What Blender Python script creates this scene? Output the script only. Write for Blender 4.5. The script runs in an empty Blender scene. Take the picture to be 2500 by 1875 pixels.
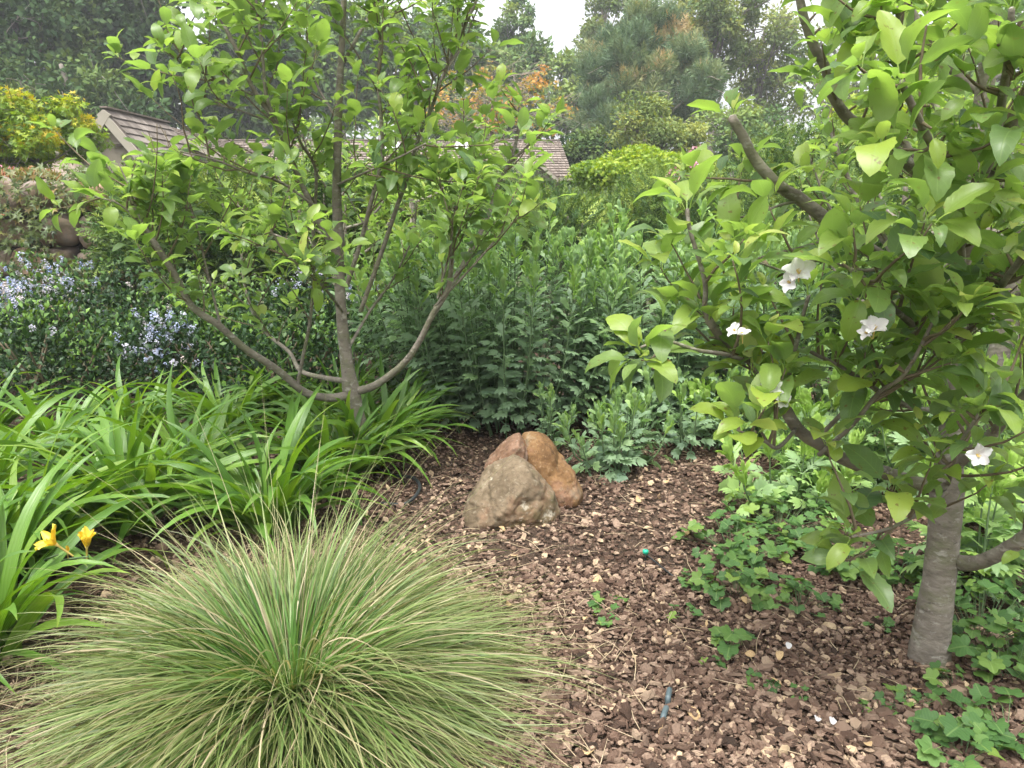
import bpy, math, random
import numpy as np
from mathutils import Vector, Matrix

# ------------------------------------------------------------------ camera, sky, sun, exposure
scene = bpy.context.scene
COL = scene.collection
R = math.radians
FPX = 1850.0
PITCH = R(12.7)
CAM = np.array([0.0, 0.0, 1.25])
cam_data = bpy.data.cameras.new('camera')
cam_data.sensor_width = 36.0
cam_data.lens = 36.0 * FPX / 2500.0
cam_data.clip_start = 0.05
cam_data.clip_end = 600.0
cam = bpy.data.objects.new('camera', cam_data)
COL.objects.link(cam)
cam.location = CAM
cam.rotation_euler = (R(90) - PITCH, 0, 0)
scene.camera = cam

SUN_EL, SUN_AZ = R(70), R(200)          # high and veiled, from behind the camera and a little to the left
world = bpy.data.worlds.new('World')
scene.world = world
world.use_nodes = True
wn = world.node_tree
wn.nodes.clear()
sky = wn.nodes.new('ShaderNodeTexSky')
sky.sky_type = 'NISHITA'
sky.sun_disc = False
sky.sun_elevation = SUN_EL
sky.sun_rotation = SUN_AZ
sky.air_density = 1.0
sky.dust_density = 6.0
hsv = wn.nodes.new('ShaderNodeHueSaturation')
hsv.inputs['Saturation'].default_value = 0.16
bg = wn.nodes.new('ShaderNodeBackground')
bg.inputs['Strength'].default_value = 0.15
wo = wn.nodes.new('ShaderNodeOutputWorld')
wn.links.new(sky.outputs[0], hsv.inputs['Color'])
wn.links.new(hsv.outputs[0], bg.inputs['Color'])
wn.links.new(bg.outputs[0], wo.inputs['Surface'])

sun_data = bpy.data.lights.new('sun', 'SUN')
sun_data.energy = 1.2
sun_data.angle = R(24)
sun_data.color = (1.0, 0.97, 0.92)
sun = bpy.data.objects.new('sun', sun_data)
COL.objects.link(sun)
sd = Vector((math.sin(SUN_AZ) * math.cos(SUN_EL), math.cos(SUN_AZ) * math.cos(SUN_EL), math.sin(SUN_EL)))
sun.rotation_euler = sd.to_track_quat('Z', 'Y').to_euler()

scene.view_settings.view_transform = 'Standard'
scene.view_settings.look = 'None'
scene.view_settings.gamma = 1.0
scene.view_settings.use_curve_mapping = False
scene.view_settings.exposure = 1.6
scene.render.engine = 'CYCLES'
scene.cycles.max_bounces = 7
scene.cycles.diffuse_bounces = 3
scene.cycles.glossy_bounces = 2
scene.cycles.transmission_bounces = 4
scene.cycles.transparent_max_bounces = 4
scene.cycles.volume_bounces = 0
scene.cycles.use_adaptive_sampling = True
scene.cycles.adaptive_threshold = 0.02
scene.cycles.use_denoising = True

# ------------------------------------------------------------------ projection helpers (design-time only)
cP, sP = math.cos(PITCH), math.sin(PITCH)
FWD = np.array([0, cP, -sP]); RGT = np.array([1.0, 0, 0]); UPV = np.array([0, sP, cP])


def ray(px, py):
    return FWD + (px - 1250) / FPX * RGT - (py - 937.5) / FPX * UPV


def at(px, py, Y):
    r = ray(px, py)
    return CAM + r * (Y / r[1])


def gnd(px, py, z=0.0):
    r = ray(px, py)
    return CAM + r * ((z - CAM[2]) / r[2])


def project(P):
    d = np.asarray(P) - CAM
    w = d @ FWD
    w = np.where(np.abs(w) < 1e-6, 1e-6, w)
    return 1250 + FPX * (d @ RGT) / w, 937.5 - FPX * (d @ UPV) / w, w


def unit(v):
    v = np.asarray(v, float)
    n = np.linalg.norm(v, axis=-1, keepdims=True)
    return v / np.maximum(n, 1e-9)


def frames(d, u):
    """N direction vectors and N up hints -> N 3x3 matrices with columns x, y=d, z~u"""
    d = unit(d)
    x = np.cross(d, u)
    bad = np.linalg.norm(x, axis=-1) < 1e-4
    if bad.any():
        x[bad] = np.cross(d[bad], np.array([1.0, 0.3, 0.1]))
    x = unit(x)
    z = np.cross(x, d)
    return np.stack([x, d, z], axis=-1)


def rng_of(k):
    return np.random.default_rng(k)


# smooth value noise, vectorised
_nr = np.random.default_rng(99)
_G = _nr.random((64, 64, 64)).astype(np.float32)


def vnoise(p, s=1.0):
    p = np.asarray(p, float) * s + 131.7
    i = np.floor(p).astype(int)
    f = p - i
    f = f * f * (3 - 2 * f)
    out = 0
    for dx in (0, 1):
        for dy in (0, 1):
            for dz in (0, 1):
                w = (f[..., 0] if dx else 1 - f[..., 0]) * (f[..., 1] if dy else 1 - f[..., 1]) * (f[..., 2] if dz else 1 - f[..., 2])
                out = out + w * _G[(i[..., 0] + dx) % 64, (i[..., 1] + dy) % 64, (i[..., 2] + dz) % 64]
    return out * 2 - 1


# ------------------------------------------------------------------ mesh soup
class Soup:
    def __init__(self):
        self.V = []; self.L = []; self.F3 = []; self.F4 = []; self.n = 0

    def raw(self, V, L, F3=None, F4=None):
        if F3 is not None and len(F3):
            self.F3.append(np.asarray(F3) + self.n)
        if F4 is not None and len(F4):
            self.F4.append(np.asarray(F4) + self.n)
        self.V.append(np.asarray(V, np.float32)); self.L.append(np.asarray(L, np.float32)); self.n += len(V)

    def inst(self, T, pos, rot, scale, tint):
        pos = np.asarray(pos, float); N = len(pos)
        if N == 0:
            return
        scale = np.asarray(scale, float)
        if scale.ndim == 1:
            scale = scale[:, None]
        TV = T['V'][None] * (scale[:, None, :] if scale.shape[1] == 3 else scale[:, :, None])
        V = np.einsum('nij,nkj->nki', rot, TV) + pos[:, None, :]
        k = len(T['V'])
        L = np.empty((N, k, 3), np.float32)
        L[:, :, :2] = T['uv'][None]
        L[:, :, 2] = np.asarray(tint)[:, None]
        off = (np.arange(N) * k)[:, None, None]
        F3 = (T['F3'][None] + off).reshape(-1, 3) if len(T['F3']) else None
        F4 = (T['F4'][None] + off).reshape(-1, 4) if len(T['F4']) else None
        self.raw(V.reshape(-1, 3), L.reshape(-1, 3), F3, F4)

    def mesh(self, name, mat, origin=(0, 0, 0), smooth=True):
        V = np.concatenate(self.V) - np.asarray(origin, np.float32)
        L = np.concatenate(self.L)
        f3 = np.concatenate(self.F3) if self.F3 else np.zeros((0, 3), int)
        f4 = np.concatenate(self.F4) if self.F4 else np.zeros((0, 4), int)
        me = bpy.data.meshes.new(name)
        me.vertices.add(len(V)); me.vertices.foreach_set('co', V.astype(np.float32).ravel())
        li = np.concatenate([f3.ravel(), f4.ravel()]).astype(np.int32)
        me.loops.add(len(li)); me.loops.foreach_set('vertex_index', li)
        tot = np.concatenate([np.full(len(f3), 3), np.full(len(f4), 4)]).astype(np.int32)
        st = np.concatenate([[0], np.cumsum(tot)[:-1]]).astype(np.int32)
        me.polygons.add(len(tot)); me.polygons.foreach_set('loop_start', st)
        me.polygons.foreach_set('loop_total', tot)
        me.polygons.foreach_set('use_smooth', np.full(len(tot), smooth))
        a = me.attributes.new('lf', 'FLOAT_VECTOR', 'POINT')
        a.data.foreach_set('vector', L.astype(np.float32).ravel())
        me.update(calc_edges=True)
        if mat:
            me.materials.append(mat)
        return me


def link(name, me, parent=None, loc=(0, 0, 0), kind=None):
    o = bpy.data.objects.new(name, me)
    COL.objects.link(o)
    o.location = loc
    if parent:
        o.parent = parent
    if kind:
        o['kind'] = kind
    return o


def thing(name, label, cat, loc=(0, 0, 0), group=None, me=None):
    o = bpy.data.objects.new(name, me)
    COL.objects.link(o)
    o.location = loc
    o['label'] = label; o['category'] = cat
    if group:
        o['group'] = group
    return o


def struct(name, me, kind='structure', loc=(0, 0, 0)):
    o = link(name, me, None, loc)
    o['kind'] = kind
    return o


# ------------------------------------------------------------------ templates
def grid_faces(r, c):
    i = np.arange(r - 1)[:, None] * c + np.arange(c - 1)[None]
    i = i.ravel()
    return np.stack([i, i + 1, i + c + 1, i + c], 1)


def T(V, uv, F3=(), F4=()):
    return dict(V=np.asarray(V, float), uv=np.asarray(uv, float), F3=np.asarray(F3, int).reshape(-1, 3), F4=np.asarray(F4, int).reshape(-1, 4))


def merge(*ts):
    V = []; uv = []; F3 = []; F4 = []; n = 0
    for t in ts:
        V.append(t['V']); uv.append(t['uv']); F3.append(t['F3'] + n); F4.append(t['F4'] + n); n += len(t['V'])
    return T(np.concatenate(V), np.concatenate(uv), np.concatenate(F3), np.concatenate(F4))


def apple_leaf(rg, rows=8, cols=5, hi=False):
    """unit-long broad leaf with short stalk, arched and folded"""
    t = np.linspace(0, 1, rows)
    u = np.linspace(-1, 1, cols)
    wid = 0.262 * (np.sin(np.pi * np.clip(t, 0, 1) ** 0.86) ** 0.62) * rg.uniform(0.9, 1.12) * (1 - 0.1 * t)
    wid[0] = 0.012; wid[-1] = 0.004
    arch = rg.uniform(0.4, 1.7); fold = rg.uniform(0.05, 0.5); tw = rg.uniform(-0.5, 0.5); side = rg.uniform(-0.22, 0.22)
    ang = 0.25 - arch * t
    dy = np.cos(ang); dz = np.sin(ang)
    y = np.concatenate([[0], np.cumsum((dy[1:] + dy[:-1]) / 2 * np.diff(t))])
    z = np.concatenate([[0], np.cumsum((dz[1:] + dz[:-1]) / 2 * np.diff(t))])
    V = np.zeros((rows, cols, 3)); uv = np.zeros((rows, cols, 2))
    ph = rg.uniform(0, 6)
    for j, uu in enumerate(u):
        w = wid * uu
        if hi and abs(uu) > 0.99:
            w = w * (1 + 0.045 * np.where(np.arange(rows) % 2, 1, -1))
        wave = 0.03 * np.sin(t * 11 + ph + (1.5 if uu > 0 else 0)) * abs(uu) ** 2 * np.sin(np.pi * t)
        V[:, j, 0] = w * np.cos(fold * abs(uu)) + side * t * t
        V[:, j, 1] = y
        V[:, j, 2] = z + np.abs(w) * math.sin(fold) * 0.9 + wave + w * tw * t
        uv[:, j, 0] = uu; uv[:, j, 1] = t
    V[:, :, 1] += 0.28
    leaf = T(V.reshape(-1, 3), uv.reshape(-1, 2), F4=grid_faces(rows, cols))
    s = 0.012
    PV = [(-s, 0, -0.05), (s, 0, -0.05), (s, 0.15, 0.0), (-s, 0.15, 0.0), (-s, 0.3, 0.008), (s, 0.3, 0.008)]
    st = T(PV, [(0, 0.5)] * 6, F4=[(0, 1, 2, 3), (3, 2, 5, 4)])
    return merge(leaf, st)


def strap(rg, rows=11, w=0.029, e0=None, droop=None, fold=0.5):
    """unit-long strap blade: starts steep, arches over"""
    t = np.linspace(0, 1, rows)
    e0 = rg.uniform(0.9, 1.45) if e0 is None else e0
    droop = rg.uniform(0.6, 2.4) if droop is None else droop
    ang = e0 - droop * t ** 1.5
    dy = np.cos(ang); dz = np.sin(ang)
    dt = np.diff(t)
    y = np.concatenate([[0], np.cumsum((dy[1:] + dy[:-1]) / 2 * dt)])
    z = np.concatenate([[0], np.cumsum((dz[1:] + dz[:-1]) / 2 * dt)])
    side = rg.uniform(-0.12, 0.12) * t ** 2
    wd = w * np.clip(np.minimum(0.55 + 2.2 * t, 1.0), 0, 1) * np.clip((1 - t) / 0.45, 0, 1) ** 0.7
    tw = rg.uniform(-1.3, 1.3) * t ** 1.5
    V = np.zeros((rows, 3, 3)); uv = np.zeros((rows, 3, 2))
    for j, uu in enumerate((-1, 0, 1)):
        nz = np.cos(ang); ny = -np.sin(ang)
        f = fold * abs(uu) * wd * (1 - 0.6 * t)
        V[:, j, 0] = wd * uu * np.cos(tw) + side
        V[:, j, 1] = y + ny * (f + wd * uu * np.sin(tw))
        V[:, j, 2] = z + nz * (f + wd * uu * np.sin(tw))
        uv[:, j, 0] = uu; uv[:, j, 1] = t
    return T(V.reshape(-1, 3), uv.reshape(-1, 2), F4=grid_faces(rows, 3))


def lobe(base, d, length, w, zl=0.0, v0=0.3):
    w = w * .86
    """one pointed lobe in the xy plane"""
    base = np.array(base, float); d = np.array([d[0], d[1]]) / math.hypot(*d); n = np.array([d[1], -d[0]])
    P = []
    for s, ww, dz in ((0, 0.35, 0), (0.45, 1.0, 0.03), (0.8, 0.7, 0.0), (1.0, 0.0, -0.06)):
        for sg in ((-1, 1) if ww else (0,)):
            q = base + d * length * s + n * sg * ww * w
            P.append((q[0], q[1], zl + dz * length * 2.0 - 0.25 * q[0] ** 2))
    uv = [(-0.6, v0), (0.6, v0), (-0.8, v0 + .2), (0.8, v0 + .2), (-0.6, v0 + .35), (0.6, v0 + .35), (0, v0 + .5)]
    return T(P, uv, F3=[(4, 5, 6)], F4=[(0, 1, 3, 2), (2, 3, 5, 4)])


def lobed_leaf(rg, wide=1.0):
    """blue-green pinnately lobed leaf (unit long): stalk, two pairs of side lobes, three-lobed end"""
    parts = [T([(-.015, 0, 0), (.015, 0, 0), (.03, .55, .06), (-.03, .55, .06)], [(0, 0), (0, 0), (0, .4), (0, .4)], F4=[(0, 1, 2, 3)])]
    for y0, l in ((0.32, 0.26), (0.5, 0.33)):
        for sg in (-1, 1):
            parts.append(lobe((0, y0), (sg * 0.72 * wide, 0.9), l * 1.1 * rg.uniform(0.85, 1.15), 0.068, 0.04, 0.2))
    for a in (-0.5, 0, 0.5):
        parts.append(lobe((0, 0.58), (a * wide, 0.9), (0.40 if a == 0 else 0.33) * rg.uniform(.9, 1.1), 0.08, 0.05, 0.4))
    t = merge(*parts)
    k = rg.uniform(0.1, 0.7)
    V = t['V']
    V[:, 2] += -k * (V[:, 1] ** 2) * 0.4 + rg.uniform(-.1, .25) * np.abs(V[:, 0])
    V[:, 0] += rg.uniform(-.15, .15) * V[:, 1] ** 2
    return t


def palm_leaf(rg, n=5, depth=0.27, teeth=True, wide=0.62):
    """palmately lobed leaf like currant or maple, unit long, centre at stalk end"""
    pts = []
    m = n * 4 if teeth else n * 2
    for i in range(m + 1):
        a = -2.35 + 4.7 * i / m
        f = (i / (m / n)) % 1.0
        tip = 1 - abs(f - 0.5) * 2
        r = (1 - depth) + depth * tip
        if teeth and i % 2:
            r *= 1.07
        r *= (0.62 + 0.38 * math.cos(a / 2.1) ** 1.5)
        pts.append((r * math.sin(a) * wide * 1.15, r * math.cos(a) * 0.72 + 0.28, 0))
    C = (0, 0.26, 0)
    V = [C] + [tuple(np.array(C) * 0.5 + np.array(p) * 0.5) for p in pts] + pts
    k = len(pts)
    F3 = [(0, i + 2, i + 1) for i in range(k - 1)]
    F4 = [(1 + i, 2 + i, 2 + i + k, 1 + i + k) for i in range(k - 1)]
    V = np.array(V)
    V[:, 2] = rg.uniform(0.1, 0.4) * np.abs(V[:, 0]) - rg.uniform(0.15, 0.6) * (V[:, 1] - .2) ** 2 + rg.uniform(-.03, .03, len(V))
    uv = np.stack([V[:, 0] * 1.6, V[:, 1]], 1)
    st = T([(-.012, -.35, -.12), (.012, -.35, -.12), (.012, .27, 0), (-.012, .27, 0)], [(0, .5)] * 4, F4=[(0, 1, 2, 3)])
    return merge(T(V, uv, F3, F4), st)


def small_leaf(w=0.28, fold=0.15, bend=0.15):
    """4-triangle leaf, unit long"""
    V = [(0, 0, 0), (-w, .45, fold * w * 3), (0, .5, bend), (w, .45, fold * w * 3), (0, 1, 0)]
    return T(V, [(0, 0), (-1, .5), (0, .5), (1, .5), (0, 1)], F3=[(0, 2, 1), (0, 3, 2), (1, 2, 4), (2, 3, 4)])


def spray(rg, n=9, w=0.085, ln=0.3, flat=0.5, tip=0.5):
    """conifer twig: needles along a unit axis"""
    ts = []
    V = []; F3 = []; uv = []
    for i in range(n):
        y = (i + .5) / n
        for sg in (-1, 1):
            a = rg.uniform(0.5, 0.95)
            el = rg.uniform(-flat, flat)
            d = np.array([sg * math.sin(a), math.cos(a), 0]); d[2] = el; d = d / np.linalg.norm(d)
            l = ln * (1 - 0.5 * y) * rg.uniform(.8, 1.2)
            s = np.array([-d[1], d[0], rg.uniform(-.5, .5)]); s /= np.linalg.norm(s)
            b = np.array([0, y, 0.0])
            k = len(V)
            V += [b - s * w * .5, b + d * l, b + s * w * .5 + d * l * .45]
            uv += [(0, y * .5), (0, 1), (0, y)]
            F3.append((k, k + 1, k + 2))
    for j in range(3):
        d = np.array([rg.uniform(-.3, .3), 1, rg.uniform(-.3, .3)]); k = len(V)
        V += [np.array([-w * .5, .9, 0]), np.array([w * .5, .9, 0]), np.array([0, .9, 0]) + d * ln * .7]
        uv += [(0, .8), (0, .8), (0, 1)]
        F3.append((k, k + 1, k + 2))
    return T(V, uv, F3=F3)


def chip(rg):
    """irregular angular bark chunk, unit long in x"""
    n = int(rg.integers(5, 8))
    wy = rg.choice([.10, .2, .26, .32, .36]); th = rg.choice([.04, .06, .08, .11])
    V = []
    sh = rg.normal(0, .05, 2)
    R_ = rg.uniform(.62, 1.12, n)
    for lay, z in ((0, -0.5), (1, 0.5)):
        for i in range(n):
            a = 2 * math.pi * (i + rg.uniform(-.22, .22)) / n
            r = R_[i] * (rg.uniform(.7, .95) if lay else 1)
            V.append((0.5 * r * math.cos(a) + sh[0] * lay, wy * r * math.sin(a) + sh[1] * lay, z * th * 2 * rg.uniform(.5, 1.5)))
    V.append((rg.uniform(-.2, .2), rg.uniform(-.08, .08), th * rg.uniform(.6, 1.6)))
    F4 = [(i, (i + 1) % n, n + (i + 1) % n, n + i) for i in range(n)]
    F3 = [(n + i, n + (i + 1) % n, 2 * n) for i in range(n)]
    V = np.array(V)
    V[:, 2] += rg.uniform(-.4, .5) * V[:, 0] ** 2
    return T(V, V[:, :2], F3, F4)


rT = rng_of(5)
APPLE_HI = [apple_leaf(rT, 13, 7, True) for _ in range(10)]
APPLE_LO = [apple_leaf(rT, 6, 5) for _ in range(10)]
STRAPS = [strap(rT) for _ in range(16)]
LOBED = [lobed_leaf(rT) for _ in range(8)]
LOBED_N = [lobed_leaf(rT, 0.4) for _ in range(5)]
PALM = [palm_leaf(rT) for _ in range(8)]
MAPLE = [palm_leaf(rT, 5, 0.6, False, 0.7) for _ in range(5)]
SMALL = [small_leaf(rT.uniform(.24, .34), rT.uniform(.05, .3), rT.uniform(-.1, .2)) for _ in range(5)]
NARROW = [small_leaf(.12, .1, rT.uniform(-.05, .15)) for _ in range(4)]
SPRAY = [spray(rT) for _ in range(6)]
SPRAY_FINE = [spray(rT, 11, .055, .34, .9) for _ in range(6)]
CHIPS = [chip(rT) for _ in range(30)]


# ------------------------------------------------------------------ materials
def mat_new(name):
    m = bpy.data.materials.new(name)
    m.use_nodes = True
    nt = m.node_tree
    nt.nodes.clear()
    return m, nt


def N(nt, t, **kw):
    n = nt.nodes.new(t)
    for k, v in kw.items():
        setattr(n, k, v)
    return n


def ramp(nt, stops, fac=None, interp='LINEAR'):
    r = nt.nodes.new('ShaderNodeValToRGB')
    r.color_ramp.interpolation = interp
    while len(r.color_ramp.elements) < len(stops):
        r.color_ramp.elements.new(0.5)
    for e, (p, c) in zip(r.color_ramp.elements, stops):
        e.position = p; e.color = (*c, 1) if len(c) == 3 else c
    if fac is not None:
        nt.links.new(fac, r.inputs[0])
    return r


def math_(nt, op, a, b=None, c=None):
    n = nt.nodes.new('ShaderNodeMath'); n.operation = op
    for i, v in enumerate((a, b, c)):
        if v is None:
            continue
        if isinstance(v, (int, float)):
            n.inputs[i].default_value = v
        else:
            nt.links.new(v, n.inputs[i])
    return n.outputs[0]


def mixc(nt, fac, a, b, mode='MIX'):
    n = nt.nodes.new('ShaderNodeMix'); n.data_type = 'RGBA'; n.blend_type = mode
    for s, v in ((n.inputs[0], fac), (n.inputs[6], a), (n.inputs[7], b)):
        if isinstance(v, (int, float)):
            s.default_value = v
        elif isinstance(v, tuple):
            s.default_value = (*v, 1) if len(v) == 3 else v
        else:
            nt.links.new(v, s)
    return n.outputs[2]


def leaf_mat(name, stops, spots=0.0, rough=0.42, trans=0.42, spec=0.5, veins=True, tipcol=None, tcol=(1.5, 1.3, 0.35), noise=0.25, nscale=9.0, under=None, stripes=False):
    m, nt = mat_new(name)
    at_ = N(nt, 'ShaderNodeAttribute', attribute_name='lf')
    sp = N(nt, 'ShaderNodeSeparateXYZ'); nt.links.new(at_.outputs['Vector'], sp.inputs[0])
    geo = N(nt, 'ShaderNodeNewGeometry')
    nz = N(nt, 'ShaderNodeTexNoise'); nz.inputs['Scale'].default_value = nscale; nz.inputs['Detail'].default_value = 3
    nt.links.new(geo.outputs['Position'], nz.inputs['Vector'])
    f = math_(nt, 'ADD', sp.outputs[2], math_(nt, 'MULTIPLY', math_(nt, 'SUBTRACT', nz.outputs[0], 0.5), noise))
    col = ramp(nt, stops, f).outputs[0]
    bump_src = None
    if veins:
        au = math_(nt, 'ABSOLUTE', sp.outputs[0])
        mid = math_(nt, 'SUBTRACT', 1.0, math_(nt, 'SMOOTH_MIN', math_(nt, 'MULTIPLY', au, 14.0), 1.0, 0.2))
        lat = math_(nt, 'SINE', math_(nt, 'MULTIPLY', math_(nt, 'SUBTRACT', sp.outputs[1], math_(nt, 'MULTIPLY', au, 0.22)), 46.0))
        latp = math_(nt, 'POWER', math_(nt, 'MAXIMUM', lat, 0.0), 8.0)
        vein = math_(nt, 'MAXIMUM', math_(nt, 'MULTIPLY', mid, 0.8), math_(nt, 'MULTIPLY', latp, 0.25))
        col = mixc(nt, math_(nt, 'MULTIPLY', vein, 0.85), col, mixc(nt, 0.5, col, (0.30, 0.42, 0.14)))
        bump_src = math_(nt, 'ADD', vein, math_(nt, 'MULTIPLY', nz.outputs[0], 0.0))
    if stripes:
        st = math_(nt, 'SINE', math_(nt, 'MULTIPLY', sp.outputs[0], 16.0))
        col = mixc(nt, math_(nt, 'MULTIPLY', math_(nt, 'MAXIMUM', st, 0.0), 0.25), col, mixc(nt, 0.5, col, (0.25, 0.4, 0.12)))
        bump_src = st
    if spots:
        n5 = N(nt, 'ShaderNodeTexNoise'); n5.inputs['Scale'].default_value = 75; n5.inputs['Detail'].default_value = 2
        nt.links.new(geo.outputs['Position'], n5.inputs['Vector'])
        col = mixc(nt, math_(nt, 'MULTIPLY', ramp(nt, [(0.66, (0, 0, 0)), (0.72, (1, 1, 1))], n5.outputs[0]).outputs[0], spots), col, (0.16, 0.09, 0.03))
    if tipcol:
        tf = ramp(nt, [(0.0, (0, 0, 0)), (tipcol[1], (0, 0, 0)), (1.0, (1, 1, 1))], sp.outputs[1]).outputs[0]
        col = mixc(nt, math_(nt, 'MULTIPLY', tf, tipcol[2]), col, tipcol[0])
    if under:
        col = mixc(nt, math_(nt, 'MULTIPLY', geo.outputs['Backfacing'], 0.6), col, under)
    pr = N(nt, 'ShaderNodeBsdfPrincipled')
    pr.inputs['Roughness'].default_value = rough
    pr.inputs['Specular IOR Level'].default_value = spec
    nt.links.new(col, pr.inputs['Base Color'])
    if bump_src is not None:
        bp = N(nt, 'ShaderNodeBump'); bp.inputs['Strength'].default_value = 0.18; bp.inputs['Distance'].default_value = 0.002
        nt.links.new(bump_src, bp.inputs['Height']); nt.links.new(bp.outputs[0], pr.inputs['Normal'])
    tr = N(nt, 'ShaderNodeBsdfTranslucent')
    tc = mixc(nt, 1.0, col, tcol, 'MULTIPLY')
    nt.links.new(tc, tr.inputs['Color'])
    mx = N(nt, 'ShaderNodeMixShader'); mx.inputs[0].default_value = trans
    nt.links.new(pr.outputs[0], mx.inputs[1]); nt.links.new(tr.outputs[0], mx.inputs[2])
    out = N(nt, 'ShaderNodeOutputMaterial'); nt.links.new(mx.outputs[0], out.inputs[0])
    return m


def solid_mat(name, stops, scale=6.0, detail=5, rough=0.85, bump=0.4, bdist=0.01, stretch=(1, 1, 1), tint=False, spec=0.3, extra=None, coord='Object', rough2=0.6):
    m, nt = mat_new(name)
    tc = N(nt, 'ShaderNodeTexCoord')
    mp = N(nt, 'ShaderNodeMapping'); mp.inputs['Scale'].default_value = stretch
    nt.links.new(tc.outputs[coord], mp.inputs[0])
    nz = N(nt, 'ShaderNodeTexNoise'); nz.inputs['Scale'].default_value = scale; nz.inputs['Detail'].default_value = detail
    nz.inputs['Roughness'].default_value = rough2
    nt.links.new(mp.outputs[0], nz.inputs['Vector'])
    fac = nz.outputs[0]
    if tint:
        at_ = N(nt, 'ShaderNodeAttribute', attribute_name='lf')
        sp = N(nt, 'ShaderNodeSeparateXYZ'); nt.links.new(at_.outputs['Vector'], sp.inputs[0])
        fac = math_(nt, 'ADD', sp.outputs[2], math_(nt, 'MULTIPLY', math_(nt, 'SUBTRACT', nz.outputs[0], 0.5), 0.5))
    col = ramp(nt, stops, fac).outputs[0]
    if extra:
        # (colour, scale, threshold lo, hi, strength) patches such as lichen, stains
        for (c, s, lo, hi, k) in extra:
            n2 = N(nt, 'ShaderNodeTexNoise'); n2.inputs['Scale'].default_value = s; n2.inputs['Detail'].default_value = 6
            n2.inputs['Roughness'].default_value = 0.65
            nt.links.new(mp.outputs[0], n2.inputs['Vector'])
            msk = ramp(nt, [(lo, (0, 0, 0)), (hi, (1, 1, 1))], n2.outputs[0]).outputs[0]
            col = mixc(nt, math_(nt, 'MULTIPLY', msk, k), col, c)
    pr = N(nt, 'ShaderNodeBsdfPrincipled'); pr.inputs['Roughness'].default_value = rough
    pr.inputs['Specular IOR Level'].default_value = spec
    nt.links.new(col, pr.inputs['Base Color'])
    if bump:
        n3 = N(nt, 'ShaderNodeTexNoise'); n3.inputs['Scale'].default_value = scale * 3; n3.inputs['Detail'].default_value = 6
        nt.links.new(mp.outputs[0], n3.inputs['Vector'])
        bp = N(nt, 'ShaderNodeBump'); bp.inputs['Strength'].default_value = bump; bp.inputs['Distance'].default_value = bdist
        nt.links.new(n3.outputs[0], bp.inputs['Height']); nt.links.new(bp.outputs[0], pr.inputs['Normal'])
    out = N(nt, 'ShaderNodeOutputMaterial'); nt.links.new(pr.outputs[0], out.inputs[0])
    return m


G = {}
G['apple'] = leaf_mat('apple_leaf', [(0.0, (0.09, 0.16, 0.07)), (0.45, (0.18, 0.275, 0.07)), (0.8, (0.28, 0.375, 0.06)), (1.0, (0.43, 0.48, 0.13))],
                      spots=.7, rough=0.38, trans=0.5, under=(0.26, 0.34, 0.17), tcol=(1.2, 1.4, 0.5))
G['lobed'] = leaf_mat('matilija_leaf', [(0.0, (0.16, 0.245, 0.16)), (0.4, (0.235, 0.345, 0.20)), (0.7, (0.28, 0.42, 0.17)), (1.0, (0.33, 0.48, 0.10))],
                      rough=0.5, trans=0.40, veins=False, tcol=(1.1, 1.25, .7))
G['palm'] = leaf_mat('groundcover_leaf', [(0.0, (0.04, 0.10, 0.028)), (0.5, (0.08, 0.175, 0.045)), (1.0, (0.18, 0.28, 0.05))], spec=.35, rough=0.55, trans=0.32)
G['strap'] = leaf_mat('daylily_leaf', [(0.0, (0.05, 0.125, 0.022)), (0.5, (0.105, 0.225, 0.03)), (1.0, (0.20, 0.32, 0.045))], rough=0.34, trans=0.38, veins=False,
                      stripes=True, tipcol=((0.32, 0.30, 0.06), 0.92, 0.4), tcol=(1.35, 1.3, .3))
G['tussock'] = leaf_mat('tussock_blade', [(0.0, (0.045, 0.12, 0.022)), (0.35, (0.10, 0.21, 0.04)), (0.6, (0.18, 0.28, 0.075)), (0.78, (0.32, 0.30, 0.16)), (1.0, (0.58, 0.48, 0.33))],
                        rough=0.45, trans=0.3, veins=False, tipcol=((0.30, 0.25, 0.13), 0.4, 0.55), tcol=(1.2, 1.15, .6))
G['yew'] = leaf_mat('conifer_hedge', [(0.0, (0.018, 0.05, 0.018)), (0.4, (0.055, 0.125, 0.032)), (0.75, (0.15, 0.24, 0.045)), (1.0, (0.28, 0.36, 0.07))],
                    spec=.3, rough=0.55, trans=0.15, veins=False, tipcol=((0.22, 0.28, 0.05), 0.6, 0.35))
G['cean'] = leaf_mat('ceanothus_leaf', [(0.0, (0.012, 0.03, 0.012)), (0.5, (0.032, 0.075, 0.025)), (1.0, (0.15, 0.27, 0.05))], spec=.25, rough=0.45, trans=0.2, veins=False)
G['ceanflower'] = leaf_mat('ceanothus_flower', [(0.0, (0.20, 0.26, 0.44)), (0.5, (0.40, 0.42, 0.52)), (1.0, (0.50, 0.42, 0.38))], rough=0.8, trans=0.2, veins=False, tcol=(1, 1, 1), noise=.4)
G['vine'] = leaf_mat('vine_leaf', [(0.0, (0.035, 0.07, 0.02)), (0.5, (0.10, 0.14, 0.03)), (0.8, (0.24, 0.18, 0.06)), (1.0, (0.42, 0.13, 0.09))], rough=0.45, trans=0.3, veins=False)
G['yellow'] = leaf_mat('golden_leaf', [(0.0, (0.09, 0.17, 0.02)), (0.5, (0.20, 0.33, 0.03)), (0.85, (0.36, 0.42, 0.03)), (1.0, (0.48, 0.38, 0.04))], rough=0.5, trans=0.4, veins=False, tcol=(1.2, 1.1, .3))
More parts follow.
